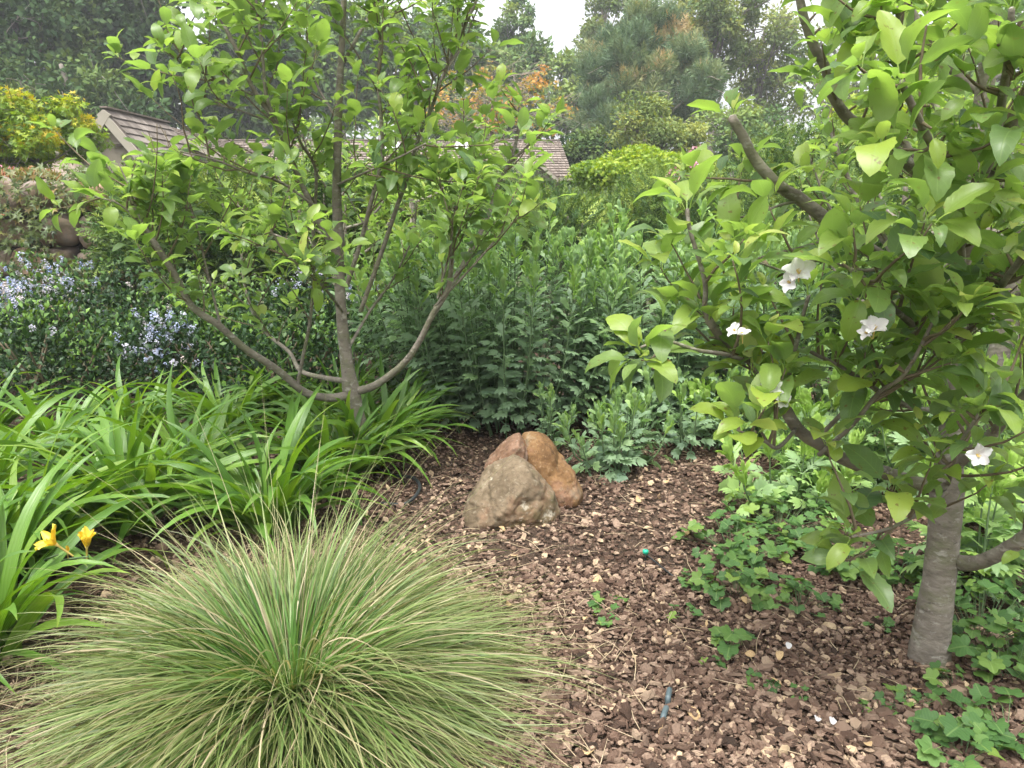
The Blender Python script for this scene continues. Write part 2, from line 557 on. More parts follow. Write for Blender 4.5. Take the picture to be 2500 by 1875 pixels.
G['maple'] = leaf_mat('lime_maple_leaf', [(0.0, (0.07, 0.14, 0.02)), (0.5, (0.20, 0.32, 0.03)), (1.0, (0.38, 0.45, 0.04))], rough=0.5, trans=0.4, veins=False, tcol=(1.2, 1.2, .3))
G['orange'] = leaf_mat('orange_leaf', [(0.0, (0.18, 0.24, 0.05)), (0.45, (0.44, 0.36, 0.06)), (1.0, (0.56, 0.27, 0.07))], rough=0.6, trans=0.35, veins=False, tcol=(1.1, 1, .5))
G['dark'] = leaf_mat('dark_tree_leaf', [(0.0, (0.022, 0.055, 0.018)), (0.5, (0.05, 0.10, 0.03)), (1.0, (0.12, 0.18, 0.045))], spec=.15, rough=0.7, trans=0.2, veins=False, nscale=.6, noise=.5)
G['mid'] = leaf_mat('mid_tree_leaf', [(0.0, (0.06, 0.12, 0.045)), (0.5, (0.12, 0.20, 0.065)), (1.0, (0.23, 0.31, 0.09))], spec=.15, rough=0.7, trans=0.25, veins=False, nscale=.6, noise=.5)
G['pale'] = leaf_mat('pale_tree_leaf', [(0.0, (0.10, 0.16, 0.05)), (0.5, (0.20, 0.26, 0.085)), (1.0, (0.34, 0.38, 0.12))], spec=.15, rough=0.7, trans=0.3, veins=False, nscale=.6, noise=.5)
G['pine'] = leaf_mat('pine_needle', [(0.0, (0.08, 0.14, 0.08)), (0.5, (0.15, 0.23, 0.12)), (0.85, (0.27, 0.31, 0.14)), (1.0, (0.45, 0.34, 0.18))], spec=.15, rough=0.7, trans=0.15, veins=False, nscale=.6, noise=.3)
G['bark'] = solid_mat('apple_bark', [(0.25, (0.10, 0.085, 0.07)), (0.5, (0.19, 0.165, 0.135)), (0.75, (0.27, 0.24, 0.20))], scale=14, bump=0.9, bdist=0.006, stretch=(1, 1, 1.8),
                      extra=[((0.13, 0.14, 0.07), 6, .5, .60, .55), ((0.34, 0.32, 0.28), 26, .56, .64, .7), ((0.045, 0.035, 0.028), 38, .60, .68, .5)])
G['twig'] = solid_mat('young_twig', [(0.3, (0.10, 0.075, 0.05)), (0.7, (0.17, 0.14, 0.085))], scale=30, bump=0)
G['greystem'] = solid_mat('green_stem', [(0.3, (0.09, 0.15, 0.07)), (0.7, (0.14, 0.2, 0.09))], scale=20, bump=0)
G['farbark'] = solid_mat('grey_bark', [(0.3, (0.10, 0.09, 0.075)), (0.7, (0.22, 0.19, 0.16))], scale=4, bump=.3)
G['palebark'] = solid_mat('pale_bark', [(0.3, (0.22, 0.19, 0.15)), (0.7, (0.36, 0.31, 0.25))], scale=4, bump=.3)
G['chip'] = solid_mat('bark_chip', [(0.0, (0.035, 0.021, 0.014)), (0.25, (0.090, 0.053, 0.036)), (0.5, (0.162, 0.104, 0.073)), (0.75, (0.27, 0.192, 0.14)), (1.0, (0.47, 0.35, 0.22))],
                     scale=70, detail=4, bump=0.7, bdist=0.004, tint=True, stretch=(1, 2.5, 1))
G['soil'] = solid_mat('dark_bark_soil', [(0.3, (0.03, 0.019, 0.012)), (0.55, (0.085, 0.054, 0.035)), (0.75, (0.18, 0.12, 0.08))], scale=55, bump=1.0, bdist=0.02)
G['earth'] = solid_mat('garden_earth', [(0.3, (0.05, 0.05, 0.03)), (0.7, (0.10, 0.11, 0.05))], scale=3, bump=.5, bdist=.05)
G['hill'] = solid_mat('wooded_slope', [(0.3, (0.035, 0.06, 0.03)), (0.7, (0.08, 0.11, 0.05))], scale=.5, bump=.5, bdist=.3)
G['straw'] = solid_mat('dry_straw', [(0.3, (0.30, 0.22, 0.13)), (0.7, (0.50, 0.41, 0.28))], scale=20, bump=0)
G['deadleaf'] = solid_mat('dry_fallen_leaf', [(0.2, (0.28, 0.15, 0.07)), (0.5, (0.42, 0.29, 0.15)), (0.8, (0.55, 0.43, 0.26))], scale=12, bump=.3, tint=False)
G['white'] = leaf_mat('white_petal', [(0.0, (0.70, 0.67, 0.66)), (0.4, (0.76, 0.75, 0.75)), (1.0, (0.82, 0.80, 0.80))], rough=.6, trans=.4, veins=False, tcol=(1, 1, 1), noise=.2)
G['yellowpetal'] = leaf_mat('yellow_petal', [(0.0, (0.80, 0.52, 0.03)), (1.0, (0.85, 0.68, 0.10))], rough=.5, trans=.35, veins=False, tcol=(1, .95, .5))
G['pinkpetal'] = leaf_mat('pink_petal', [(0.0, (0.65, 0.22, 0.32)), (1.0, (0.75, 0.5, 0.55))], rough=.5, trans=.3, veins=False, tcol=(1, 1, 1))
G['stamen'] = solid_mat('stamen_yellow', [(0.3, (0.45, 0.33, 0.08)), (0.7, (0.6, 0.45, 0.15))], scale=30, bump=0)
G['rockfront'] = solid_mat('grey_tan_rock', [(0.35, (0.085, 0.062, 0.036)), (0.5, (0.145, 0.108, 0.068)), (0.65, (0.21, 0.165, 0.11))], scale=7, detail=8, bump=.9, bdist=.012, rough2=.7,
                           extra=[((0.22, 0.115, 0.065), 3.2, .5, .62, .6), ((0.09, 0.085, 0.035), 5, .54, .64, .6), ((0.42, 0.38, 0.30), 9, .62, .67, .85), ((0.04, 0.03, 0.02), 60, .56, .68, .6), ((0.30, 0.26, 0.19), 45, .56, .68, .5)])
G['rockpink'] = solid_mat('pink_tan_rock', [(0.35, (0.12, 0.065, 0.035)), (0.5, (0.19, 0.11, 0.07)), (0.65, (0.25, 0.17, 0.12))], scale=6, detail=8, bump=.9, bdist=.012, rough2=.7,
                          extra=[((0.24, 0.11, 0.035), 4, .54, .63, .7), ((0.22, 0.21, 0.175), 5.5, .52, .62, .6), ((0.05, 0.03, 0.02), 55, .54, .66, .6), ((0.36, 0.29, 0.22), 70, .57, .68, .5)])
G['rockorange'] = solid_mat('orange_rock', [(0.35, (0.10, 0.052, 0.020)), (0.5, (0.18, 0.098, 0.040)), (0.65, (0.24, 0.15, 0.075))], scale=6, detail=8, bump=.9, bdist=.012, rough2=.7,
                            extra=[((0.20, 0.105, 0.07), 4, .52, .63, .7), ((0.21, 0.18, 0.13), 6, .56, .66, .7), ((0.06, 0.03, 0.015), 50, .54, .66, .6), ((0.34, 0.24, 0.14), 70, .57, .68, .5)])
G['wallstone'] = solid_mat('wall_stone', [(0.3, (0.10, 0.085, 0.07)), (0.5, (0.20, 0.16, 0.13)), (0.7, (0.30, 0.20, 0.14))], scale=2.5, detail=7, bump=.5, bdist=.03,
                           extra=[((0.27, 0.17, 0.115), 1.2, .54, .64, .6), ((0.07, 0.08, 0.04), 3, .52, .62, .6)])
G['terracotta'] = solid_mat('tan_block', [(0.3, (0.27, 0.175, 0.115)), (0.7, (0.34, 0.23, 0.155))], scale=3, bump=.2)
G['mortar'] = solid_mat('dark_wall_core', [(0.3, (0.03, 0.025, 0.02)), (0.7, (0.07, 0.05, 0.035))], scale=6, bump=.5)
G['stucco'] = solid_mat('beige_stucco', [(0.3, (0.33, 0.265, 0.21)), (0.7, (0.39, 0.315, 0.255))], scale=3, bump=.15)
G['trim'] = solid_mat('cream_trim', [(0.3, (0.27, 0.245, 0.195)), (0.7, (0.32, 0.295, 0.24))], scale=3, bump=.1)
G['wallpaint'] = solid_mat('taupe_wall', [(0.3, (0.17, 0.15, 0.115)), (0.7, (0.21, 0.185, 0.14))], scale=3, bump=.1)
G['shingle'] = solid_mat('wood_shingle', [(0.0, (0.08, 0.065, 0.055)), (0.5, (0.16, 0.135, 0.115)), (1.0, (0.27, 0.235, 0.205))], scale=9, detail=4, bump=.4, tint=True, stretch=(4, 4, 1))
G['shingle_dark'] = solid_mat('old_wood_shingle', [(0.0, (0.10, 0.08, 0.065)), (0.5, (0.19, 0.155, 0.13)), (1.0, (0.30, 0.25, 0.21))], scale=9, detail=4, bump=.4, tint=True)
G['skylight'] = solid_mat('skylight_dome', [(0.3, (0.72, 0.74, 0.76)), (0.7, (0.80, 0.82, 0.84))], rough=.25, bump=0, spec=.6)
G['blackplastic'] = solid_mat('black_tube', [(0.3, (0.018, 0.02, 0.022)), (0.7, (0.03, 0.035, 0.04))], rough=.4, bump=0, spec=.5)
G['greycap'] = solid_mat('bluegrey_tube', [(0.3, (0.06, 0.09, 0.10)), (0.7, (0.09, 0.12, 0.13))], rough=.45, bump=0, spec=.5)
G['greencap'] = solid_mat('green_plastic', [(0.3, (0.01, 0.33, 0.20)), (0.7, (0.015, 0.40, 0.25))], rough=.4, bump=0, spec=.5)


# ------------------------------------------------------------------ tubes
def catmull(P, k=5):
    P = np.asarray(P, float)
    if len(P) < 3:
        t = np.linspace(0, 1, k + 1)[:, None]
        return P[0] * (1 - t) + P[-1] * t
    Q = np.vstack([2 * P[0] - P[1], P, 2 * P[-1] - P[-2]])
    out = []
    for i in range(1, len(Q) - 2):
        for j in range(k):
            t = j / k
            a, b, c, d = Q[i - 1], Q[i], Q[i + 1], Q[i + 2]
            out.append(0.5 * ((2 * b) + (-a + c) * t + (2 * a - 5 * b + 4 * c - d) * t * t + (-a + 3 * b - 3 * c + d) * t ** 3))
    out.append(Q[-2])
    return np.array(out)


def tube(s, P, rad, sides=8, cap=True, tint=0.5, knob=0.0, rg=None):
    P = np.asarray(P, float); n = len(P)
    rad = np.interp(np.linspace(0, 1, n), np.linspace(0, 1, len(rad)), rad) if len(rad) != n else np.asarray(rad, float)
    tg = unit(np.gradient(P, axis=0))
    u = np.cross(tg[0], [0.3, 0.9, 0.2]); u /= np.linalg.norm(u)
    V = []; L = []
    for i in range(n):
        u = u - tg[i] * (u @ tg[i]); u /= max(np.linalg.norm(u), 1e-9)
        v = np.cross(tg[i], u)
        a = np.arange(sides) * 2 * math.pi / sides
        r = rad[i]
        ring = P[i] + r * (np.cos(a)[:, None] * u + np.sin(a)[:, None] * v)
        if knob and rg is not None:
            ring = P[i] + (ring - P[i]) * (1 + knob * rg.uniform(-1, 1, (sides, 1)))
        V.append(ring); L.append(np.tile([0, i / n, tint], (sides, 1)))
    V = np.concatenate(V); L = np.concatenate(L)
    F = []
    i = np.arange(n - 1)[:, None] * sides; j = np.arange(sides)[None]; j2 = (j + 1) % sides
    F = np.stack([(i + j).ravel(), (i + j2).ravel(), (i + sides + j2).ravel(), (i + sides + j).ravel()], 1)
    F3 = []
    if cap:
        V = np.vstack([V, P[-1] + tg[-1] * rad[-1] * .4]); L = np.vstack([L, [0, 1, tint]])
        b = (n - 1) * sides
        F3 = [(b + k, b + (k + 1) % sides, n * sides) for k in range(sides)]
    s.raw(V, L, F3, F)


def box(s, x0, x1, y0, y1, z0, z1, tint=.5):
    V = [(x, y, z) for z in (z0, z1) for y in (y0, y1) for x in (x0, x1)]
    F = [(0, 2, 3, 1), (4, 5, 7, 6), (0, 1, 5, 4), (2, 6, 7, 3), (0, 4, 6, 2), (1, 3, 7, 5)]
    s.raw(V, [(0, 0, tint)] * 8, None, F)


def hexa(s, P, tint=.5):
    """8 corners: bottom 4 ring, top 4 ring"""
    F = [(3, 2, 1, 0), (4, 5, 6, 7), (0, 1, 5, 4), (1, 2, 6, 5), (2, 3, 7, 6), (3, 0, 4, 7)]
    s.raw(P, [(0, 0, tint)] * 8, None, F)


# ------------------------------------------------------------------ foliage container
class Leaves:
    def __init__(self):
        self.p = []; self.d = []; self.u = []; self.s = []; self.t = []; self.k = []

    def add(self, p, d, u, s, t):
        self.p.append(p); self.d.append(d); self.u.append(u); self.s.append(s); self.t.append(t)

    def arrays(self):
        return np.array(self.p), np.array(self.d), np.array(self.u), np.array(self.s), np.array(self.t)


_cache = {}


def single_mesh(key, tmpl, mat, bucket):
    k = (key, bucket)
    if k not in _cache:
        s = Soup()
        L = np.concatenate([tmpl['uv'], np.full((len(tmpl['V']), 1), bucket)], 1)
        s.raw(tmpl['V'], L, tmpl['F3'], tmpl['F4'])
        _cache[k] = s.mesh(key[0], mat)
    return _cache[k]


def foliage(root, lv, tmpls, mat, base, n_single=300, part='leaf', rest='crown', hi=None, seed=0, key='', smooth=True, minpx=16):
    """largest-looking leaves become parts of their own, the rest one part"""
    rg = rng_of(seed + 1000)
    p, d, u, s, t = lv.arrays() if isinstance(lv, Leaves) else lv
    n = len(p)
    Rm = frames(d, u)
    px, py, w = project(p)
    size = np.where((w > 0.2) & (px > -20) & (px < 2520) & (py > -20) & (py < 1895), s * FPX / np.maximum(w, .1), 0)
    order = np.argsort(-size)
    order = order[size[order] > minpx]
    single = order[:n_single]
    mask = np.zeros(n, bool); mask[single] = True
    ti = rg.integers(0, len(tmpls), n)
    if isinstance(lv, Leaves) and len(lv.k) == n:
        ti = np.array(lv.k)
    bk = np.clip(np.round(t * 5) / 5, 0, 1)
    use = hi or tmpls
    for i in single:
        k = int(ti[i]) % len(use)
        me = single_mesh((part, key, k), use[k], mat, float(bk[i]))
        o = bpy.data.objects.new(part, me)
        COL.objects.link(o)
        o.parent = root
        M = Matrix(Rm[i].tolist()).to_4x4()
        M = Matrix.Translation(Vector((p[i] - base).tolist())) @ M @ Matrix.Scale(float(s[i]), 4)
        o.matrix_basis = M
    sp = Soup()
    for k in range(len(tmpls)):
        m = (~mask) & (ti == k)
        if m.any():
            sp.inst(tmpls[k], p[m], Rm[m], s[m], t[m])
    if sp.n:
        link(rest, sp.mesh(rest, mat, base, smooth), root, kind='stuff')


# ------------------------------------------------------------------ ground
def gh(x, y):
    p = np.stack([np.asarray(x, float), np.asarray(y, float), np.zeros_like(np.asarray(x, float))], -1)
    return 0.018 * vnoise(p, 1.6) + 0.008 * vnoise(p, 5.0)


def sheet(x0, x1, y0, y1, nx, ny, zf):
    X, Y = np.meshgrid(np.linspace(x0, x1, nx), np.linspace(y0, y1, ny))
    Z = zf(X, Y)
    V = np.stack([X, Y, Z], -1).reshape(-1, 3)
    s = Soup()
    s.raw(V, np.zeros((len(V), 3)), None, grid_faces(ny, nx))
    return s


s = sheet(-260, 260, -30, 400, 60, 60, lambda X, Y: -0.06 + np.clip((Y - 45) * 0.02, 0, 3))
struct('ground', s.mesh('ground', G['earth']))
s = sheet(-200, 200, 75, 330, 80, 40, lambda X, Y: -1 + 11 * np.sin(np.clip((Y - 75) / 200, 0, 1) * 1.57) + 1.5 * vnoise(np.stack([X, Y, 0 * X], -1), .04))
struct('hill', s.mesh('hill', G['hill']))
s = sheet(-3.6, 4.2, 0.3, 7.0, 200, 170, lambda X, Y: gh(X, Y) - 0.004)
mulch = struct('mulch_bed', s.mesh('mulch_bed', G['soil']))

rg = rng_of(11)


def chip_field(n, x0, x1, y0, y1):
    x = rg.uniform(x0, x1, n); y = y0 + (y1 - y0) * rg.random(n) ** 1.25
    return x, y


xa, ya = chip_field(50000, -1.5, 2.5, 1.25, 5.3)
xb, yb = chip_field(7000, -3.2, -1.5, 1.3, 4.6)
xc, yc = chip_field(17000, -.3, 1.7, 1.3, 2.5)
x = np.concatenate([xa, xb, xc]); y = np.concatenate([ya, yb, yc])
n = len(x)
ln = np.clip(rg.lognormal(math.log(0.0205), 0.42, n), 0.008, 0.055)
z = gh(x, y) + rg.uniform(0.0, 0.016, n)
yaw = rg.uniform(0, 2 * math.pi, n)
tl = rg.normal(0, 0.42, n)
d = np.stack([np.cos(yaw), np.sin(yaw), np.sin(tl) * .7], -1)
up = np.stack([rg.normal(0, .3, n), rg.normal(0, .3, n), np.ones(n)], -1)
# template is long in x: use direction as x
Rm = frames(np.cross(up, d), up)
sc = np.stack([ln, ln * rg.uniform(.75, 1.35, n), ln * rg.uniform(.7, 1.5, n)], -1)
tint = np.clip(rg.beta(1.7, 2.2, n) + (rg.random(n) < .04) * .4, 0, 1)
tk = rg.integers(0, len(CHIPS), n)
px, py, w = project(np.stack([x, y, z], -1))
vis = (px > 1330) & (px < 2480) & (py > 1500) & (py < 1870)
order = np.argsort(-(ln / w * vis))[:300]
single = np.zeros(n, bool); single[order] = True
for i in order:
    me = single_mesh(('bark_chip', '', int(tk[i])), CHIPS[tk[i]], G['chip'], float(np.round(tint[i] * 5) / 5))
    o = bpy.data.objects.new('bark_chip', me); COL.objects.link(o); o.parent = mulch
    M = Matrix((Rm[i] * sc[i][None, :]).tolist()).to_4x4()
    o.matrix_basis = Matrix.Translation((x[i], y[i], z[i] + .004)) @ M
for m_ in [v for k, v in _cache.items() if k[0][0] == 'bark_chip']:
    m_.polygons.foreach_set('use_smooth', np.zeros(len(m_.polygons), bool))
s = Soup()
P = np.stack([x, y, z], -1)
for k in range(len(CHIPS)):
    m = (tk == k) & ~single
    s.inst(CHIPS[k], P[m], Rm[m], sc[m], tint[m])
link('bark_mulch', s.mesh('bark_mulch', G['chip'], smooth=False), mulch, kind='stuff')

# straws, thin sticks and dry leaves lying in the mulch
s = Soup()
for i in range(900):
    if i < 600:
        a = rg.uniform(0, 6.28); rr = rg.uniform(.45, 1.0)
        cx, cy = -0.62 + rr * math.cos(a), 1.95 + rr * math.sin(a) * .8
    else:
        cx, cy = rg.uniform(-1.3, 2.2), rg.uniform(1.35, 4.0)
    l = rg.uniform(.04, .16); a = rg.uniform(0, 3.14)
    q = np.array([cx, cy, gh(cx, cy) + .016])
    dd = np.array([math.cos(a), math.sin(a), rg.normal(0, .1)]) * l / 2
    b = np.array([-dd[1], dd[0], 0]) * rg.uniform(-.2, .2)
    tube(s, np.array([q - dd, q + b + [0, 0, .004], q + dd]), [.0012, .0012, .0005], 4, False)
link('straw', s.mesh('straw', G['straw']), mulch, kind='stuff')
for i in range(56):
    cx, cy = rg.uniform(-.1, 1.9), rg.uniform(1.5, 3.4)
    t_ = APPLE_LO[i % 10]
    me = single_mesh(('dry_leaf', '', i % 10), t_, G['deadleaf'], .5)
    o = bpy.data.objects.new('dry_leaf', me); COL.objects.link(o); o.parent = mulch
    o.location = (cx, cy, gh(cx, cy) + .022); o.rotation_euler = (rg.normal(0, .35), rg.normal(0, .35) + (3.14 if i % 2 else 0), rg.uniform(0, 6.28))
    k = rg.uniform(.022, .048); o.scale = (k * 1.2, k, k)


# ------------------------------------------------------------------ apple trees
def jitter_path(P, rg, amp):
    P = np.array(P, float)
    P[1:-1] += rg.normal(0, amp, P[1:-1].shape)
    return P


def rosette(lv, rg, p, axis, k, size, tbase, up=0.5, sp=1.0):
    a0 = rg.uniform(0, 6.28)
    ax = unit(axis)
    e1 = unit(np.cross(ax, [0.31, 0.2, 0.93])); e2 = np.cross(ax, e1)
    for i in range(k):
        a = a0 + i * 2.4 + rg.normal(0, .25)
        r = math.cos(a) * e1 + math.sin(a) * e2
        el = up * rg.uniform(.1, 1.5) + 0.12
        dd = unit(r * sp + ax * el + np.array([0, 0, .12]))
        un = unit(np.array([0, 0, 1.0]) + ax * .2 - r * .1 + rg.normal(0, .24, 3))
        sz = size * rg.uniform(.5, 1.3)
        lv.add(p + dd * .004, dd, un, sz, float(np.clip(tbase + rg.normal(0, .2), 0, 1)))


def twig(lv, tw, rg, p, d, L, size, r0=.0042, leafy=.15, tb=.5, nodes=None, lift=.22):
    n = 6
    P = [np.array(p, float)]
    d = unit(d)
    for i in range(n):
        d = unit(d + np.array([0, 0, lift / n * 2]) + rg.normal(0, .10, 3))
        P.append(P[-1] + d * L / n)
    P = np.array(P)
    tube(tw, P, np.linspace(r0, r0 * .35, n + 1), 5, True)
    k = nodes or max(2, int(L / .04))
    for i in range(k):
        f = leafy + (1 - leafy) * (i + rg.uniform(.2, .8)) / k
        q = f * n; j = min(int(q), n - 1)
        pp = P[j] + (P[j + 1] - P[j]) * (q - j)
        ax = unit(P[j + 1] - P[j])
        rosette(lv, rg, pp, ax + np.array([0, 0, .7]) + rg.normal(0, .3, 3), int(rg.integers(1, 3)), size, tb - .1, .5)
    rosette(lv, rg, P[-1], d + np.array([0, 0, .5]), int(rg.integers(3, 6)), size, tb + .05, .75)
    rosette(lv, rg, P[-1], d + np.array([0, 0, .5]), 2, size * .5, .95, 2.2)
    return P


def limb(root, base, rg, pts, r, lv, tw, size, dens=1.0, start=.25, L=(.22, .62), leafless=False, sides=9, spur=True, centre=None, name='branch', tb=.5, up=.55):
    P = catmull(jitter_path(pts, rg, .004), 5)
    s_ = Soup()
    tube(s_, P, r, sides, True, knob=.05, rg=rg)
    link(name, s_.mesh(name, G['bark'], base), root)
    if leafless:
        return P
    seg = np.linalg.norm(np.diff(P, axis=0), axis=1); tot = seg.sum(); cum = np.concatenate([[0], np.cumsum(seg)])
    n = max(1, int(tot * 8.5 * dens))
    for i in range(n):
        f = start + (1 - start) * (i + rg.uniform(.1, .9)) / n
        q = np.interp(f * tot, cum, np.arange(len(P))); j = min(int(q), len(P) - 2)
        p = P[j] + (P[j + 1] - P[j]) * (q - j); tg = unit(P[j + 1] - P[j])
        a = rg.normal(0, 1, 3); a = unit(a - tg * (a @ tg))
        dd = a * 1.0 + tg * .55 + np.array([0, 0, up])
        twig(lv, tw, rg, p, dd, rg.uniform(*L) * (1.1 - .45 * f), size, tb=tb)
    if spur:
        for i in range(int(tot * 9 * dens)):
            f = start + (1 - start) * rg.random()
            q = f * (len(P) - 1); j = min(int(q), len(P) - 2)
            p = P[j] + (P[j + 1] - P[j]) * (q - j); tg = unit(P[j + 1] - P[j])
            a = rg.normal(0, 1, 3); a = unit(a - tg * (a @ tg) + np.array([0, 0, .4]))
            tube(tw, np.array([p, p + a * .03]), [.004, .0025], 5)
            rosette(lv, rg, p + a * .03, a + np.array([0, 0, .5]), int(rg.integers(1, 4)), size, tb - .05, .5)
    rosette(lv, rg, P[-1], unit(P[-1] - P[-2]) + np.array([0, 0, .3]), 6, size, tb + .1, .8)
    return P


def px_path(pts):
    return np.array([at(a, b, c) for a, b, c in pts])


# --- the left apple tree
rgl = rng_of(21)
YB = 3.75
b0 = gnd(893, 1145)
base = np.array([b0[0], b0[1], 0.0])
YB = b0[1]
tree = thing('apple_tree', 'young leafy apple tree with low forked branches standing among the strap-leaved daylilies', 'tree', base)
lv = Leaves(); tw = Soup()
trunk = px_path([(893, 1150, YB), (885, 1080, YB), (870, 1010, YB), (858, 955, YB), (846, 880, YB + .02), (833, 760, YB + .05), (826, 600, YB + .05), (822, 450, YB + .02), (826, 300, YB), (832, 160, YB - .02), (840, 0, YB), (845, -120, YB)])
s = Soup(); tube(s, catmull(trunk, 4), [.050, .044, .040, .044, .030, .026, .024, .021, .018, .015, .012, .009], 12, True, knob=.05, rg=rgl)
link('trunk', s.mesh('trunk', G['bark'], base), tree)
LS = 0.090
D = lambda *a: px_path([(p, q, YB + w) for p, q, w in a])
limbs = [
    (D((852, 965, -.02), (800, 972, -.08), (745, 955, -.15), (680, 905, -.25), (600, 850, -.35), (530, 795, -.42), (470, 750, -.5), (425, 670, -.55), (385, 600, -.6), (345, 540, -.62), (318, 480, -.62)), [.027, .022, .019, .017, .014, .012], .52, 1.0),
    (D((725, 948, -.18), (738, 880, -.22), (760, 790, -.28), (766, 700, -.32), (768, 630, -.36)), [.011, .009, .007], .5, .8),
    (D((766, 640, .1), (764, 560, .08), (771, 417, 0), (735, 350, -.1), (715, 300, -.15)), [.011, .009, .006], .1, 1.0),
    (D((830, 640, .02), (775, 530, -.05), (714, 405, -.12), (671, 300, -.18), (617, 216, -.22), (579, 127, -.28), (513, 0, -.3), (490, -60, -.3)), [.017, .015, .012, .01, .008], .25, 1.15),
    (D((676, 300, -.18), (650, 230, -.22), (637, 120, -.25), (628, 0, -.27), (626, -60, -.27)), [.010, .008, .006], .1, 1.1),
    (D((617, 232, -.22), (540, 195, -.35), (450, 155, -.5), (400, 125, -.6)), [.006, .004, .003], .3, .9),
    (D((640, 290, -.2), (580, 262, -.35), (520, 250, -.45), (470, 235, -.5)), [.006, .004, .003], .3, .9),
    (D((764, 500, -.1), (680, 440, -.25), (600, 420, -.4), (520, 390, -.5), (440, 370, -.55)), [.008, .006, .004], .2, 1.2),
    (D((540, 800, -.42), (500, 640, -.45), (480, 560, -.5), (450, 470, -.5)), [.007, .005, .003], .3, 1.2),
    (D((440, 700, -.5), (350, 560, -.6), (290, 500, -.65), (230, 480, -.7)), [.007, .005, .003], .5, .9),
    (D((345, 540, -.62), (330, 490, -.6), (310, 440, -.6), (290, 400, -.6)), [.007, .005, .003], .2, .9),
    (D((872, 955, .0), (920, 940, -.05), (980, 890, -.12), (1020, 840, -.16), (1056, 770, -.2), (1095, 690, -.2), (1115, 513, -.18), (1145, 430, -.18), (1170, 385, -.18)), [.026, .021, .017, .014, .010, .007], .5, .9),
    (D((1069, 728, -.2), (1085, 670, -.25), (1100, 590, -.28), (1105, 540, -.3)), [.008, .006, .004], .3, 1.0),
    (D((1050, 780, -.19), (1130, 640, .1), (1185, 540, .2), (1215, 450, .25), (1247, 386, .25), (1262, 320, .25), (1268, 262, .25)), [.017, .015, .013, .010, .008], .4, .55),
    (D((1240, 400, .25), (1285, 355, .2), (1324, 324, .2)), [.011, .008, .006], .4, .7),
    (D((846, 700, .03), (880, 590, .0), (900, 500, -.05), (928, 400, -.05), (934, 309, -.08), (926, 200, -.1), (926, 77, -.1), (905, -20, -.1)), [.014, .012, .011, .009, .007], .2, 1.0),
    (D((926, 85, -.1), (977, 4, -.15), (990, -60, -.15)), [.007, .005, .004], .2, 1.0),
    (D((838, 154, 0), (875, 90, .05), (919, 20, .1), (950, -40, .1)), [.011, .009, .007], .3, .8),
    (D((880, 760, .06), (930, 620, .0), (965, 505, -.02), (988, 450, -.02), (1000, 409, -.02), (1030, 310, -.05), (1046, 290, -.08), (1100, 147, -.12), (1162, 0, -.15), (1175, -50, -.15)), [.014, .012, .010, .009, .007], .3, 1.0),
    (D((1085, 180, -.1), (1130, 110, 0), (1150, 60, 0), (1170, 10, 0)), [.006, .005, .004], .2, 1.0),
    (D((1046, 290, -.1), (1060, 200, -.2), (1090, 160, -.25), (1120, 120, -.28)), [.005, .004, .003], .2, 1.0),
    (D((843, 930, .05), (790, 922, .25), (733, 905, .4), (706, 859, .5), (637, 797, .6), (600, 700, .65), (590, 620, .65)), [.018, .016, .013, .010, .008], .5, .8),
    (D((845, 860, .05), (900, 760, .3), (960, 680, .45), (1000, 600, .5)), [.010, .008, .006], .3, .9),
    (D((840, 650, .05), (720, 590, .25), (640, 560, .35), (580, 500, .4)), [.009, .007, .005], .2, 1.1),
    (D((836, 760, .0), (780, 690, -.35), (700, 620, -.5), (660, 560, -.55)), [.009, .007, .005], .3, 1.0),
    (D((826, 300, 0), (770, 200, .1), (740, 110, .1), (720, 20, .1)), [.008, .006, .005], .2, 1.0),
    (D((826, 450, 0), (900, 420, -.2), (980, 380, -.3), (1040, 350, -.35)), [.008, .006, .004], .2, 1.0),
    (D((1060, 750, -.2), (1160, 640, -.3), (1230, 560, -.35), (1280, 520, -.38)), [.007, .005, .003], .4, .9),
]
for pts, r, st, dn in limbs:
    limb(tree, base, rgl, pts, [q * .82 for q in r], lv, tw, LS, dens=dn * 1.0, start=st)
link('twigs', tw.mesh('twigs', G['twig'], base), tree, kind='stuff')
p_, d_, u_, s_2, t_ = lv.arrays()
qx, qy, qw = project(p_ + unit(d_) * .06)
ok = ~((qx > 232) & (qx < 450) & (qy > 225) & (qy < 372) & (rgl.random(len(p_)) < .93))   # the crown is open here: the gable shows
foliage(tree, (p_[ok], d_[ok], u_[ok], s_2[ok], t_[ok]), APPLE_LO, G['apple'], base, 300, hi=APPLE_HI, key='apple', seed=1)
print('left tree leaves', len(lv.p))

# --- the right apple tree, close to the camera
rgr = rng_of(33)
b0 = gnd(2268, 1612); YB = b0[1]
base = np.array([b0[0], b0[1], 0.0])
rtree = thing('apple_tree', 'near apple tree with large bright leaves and white blossoms, bare trunk rising from the mulch', 'tree', base)
lv = Leaves(); tw = Soup()
D = lambda *a: px_path([(p, q, YB + w) for p, q, w in a])
trunk = D((2266, 1625, 0), (2275, 1540, 0), (2292, 1420, 0), (2305, 1300, .02), (2312, 1190, .05), (2318, 1100, .08), (2330, 950, .12), (2340, 800, .15), (2352, 620, .15), (2370, 450, .12), (2400, 250, .1), (2420, 60, .05), (2430, -80, 0))
s = Soup(); tube(s, catmull(trunk, 4), [.060, .050, .043, .041, .044, .034, .030, .028, .032, .025, .022, .018, .016], 14, True, knob=.035, rg=rgr)
link('trunk', s.mesh('trunk', G['bark'], base), rtree)
RS = 0.088
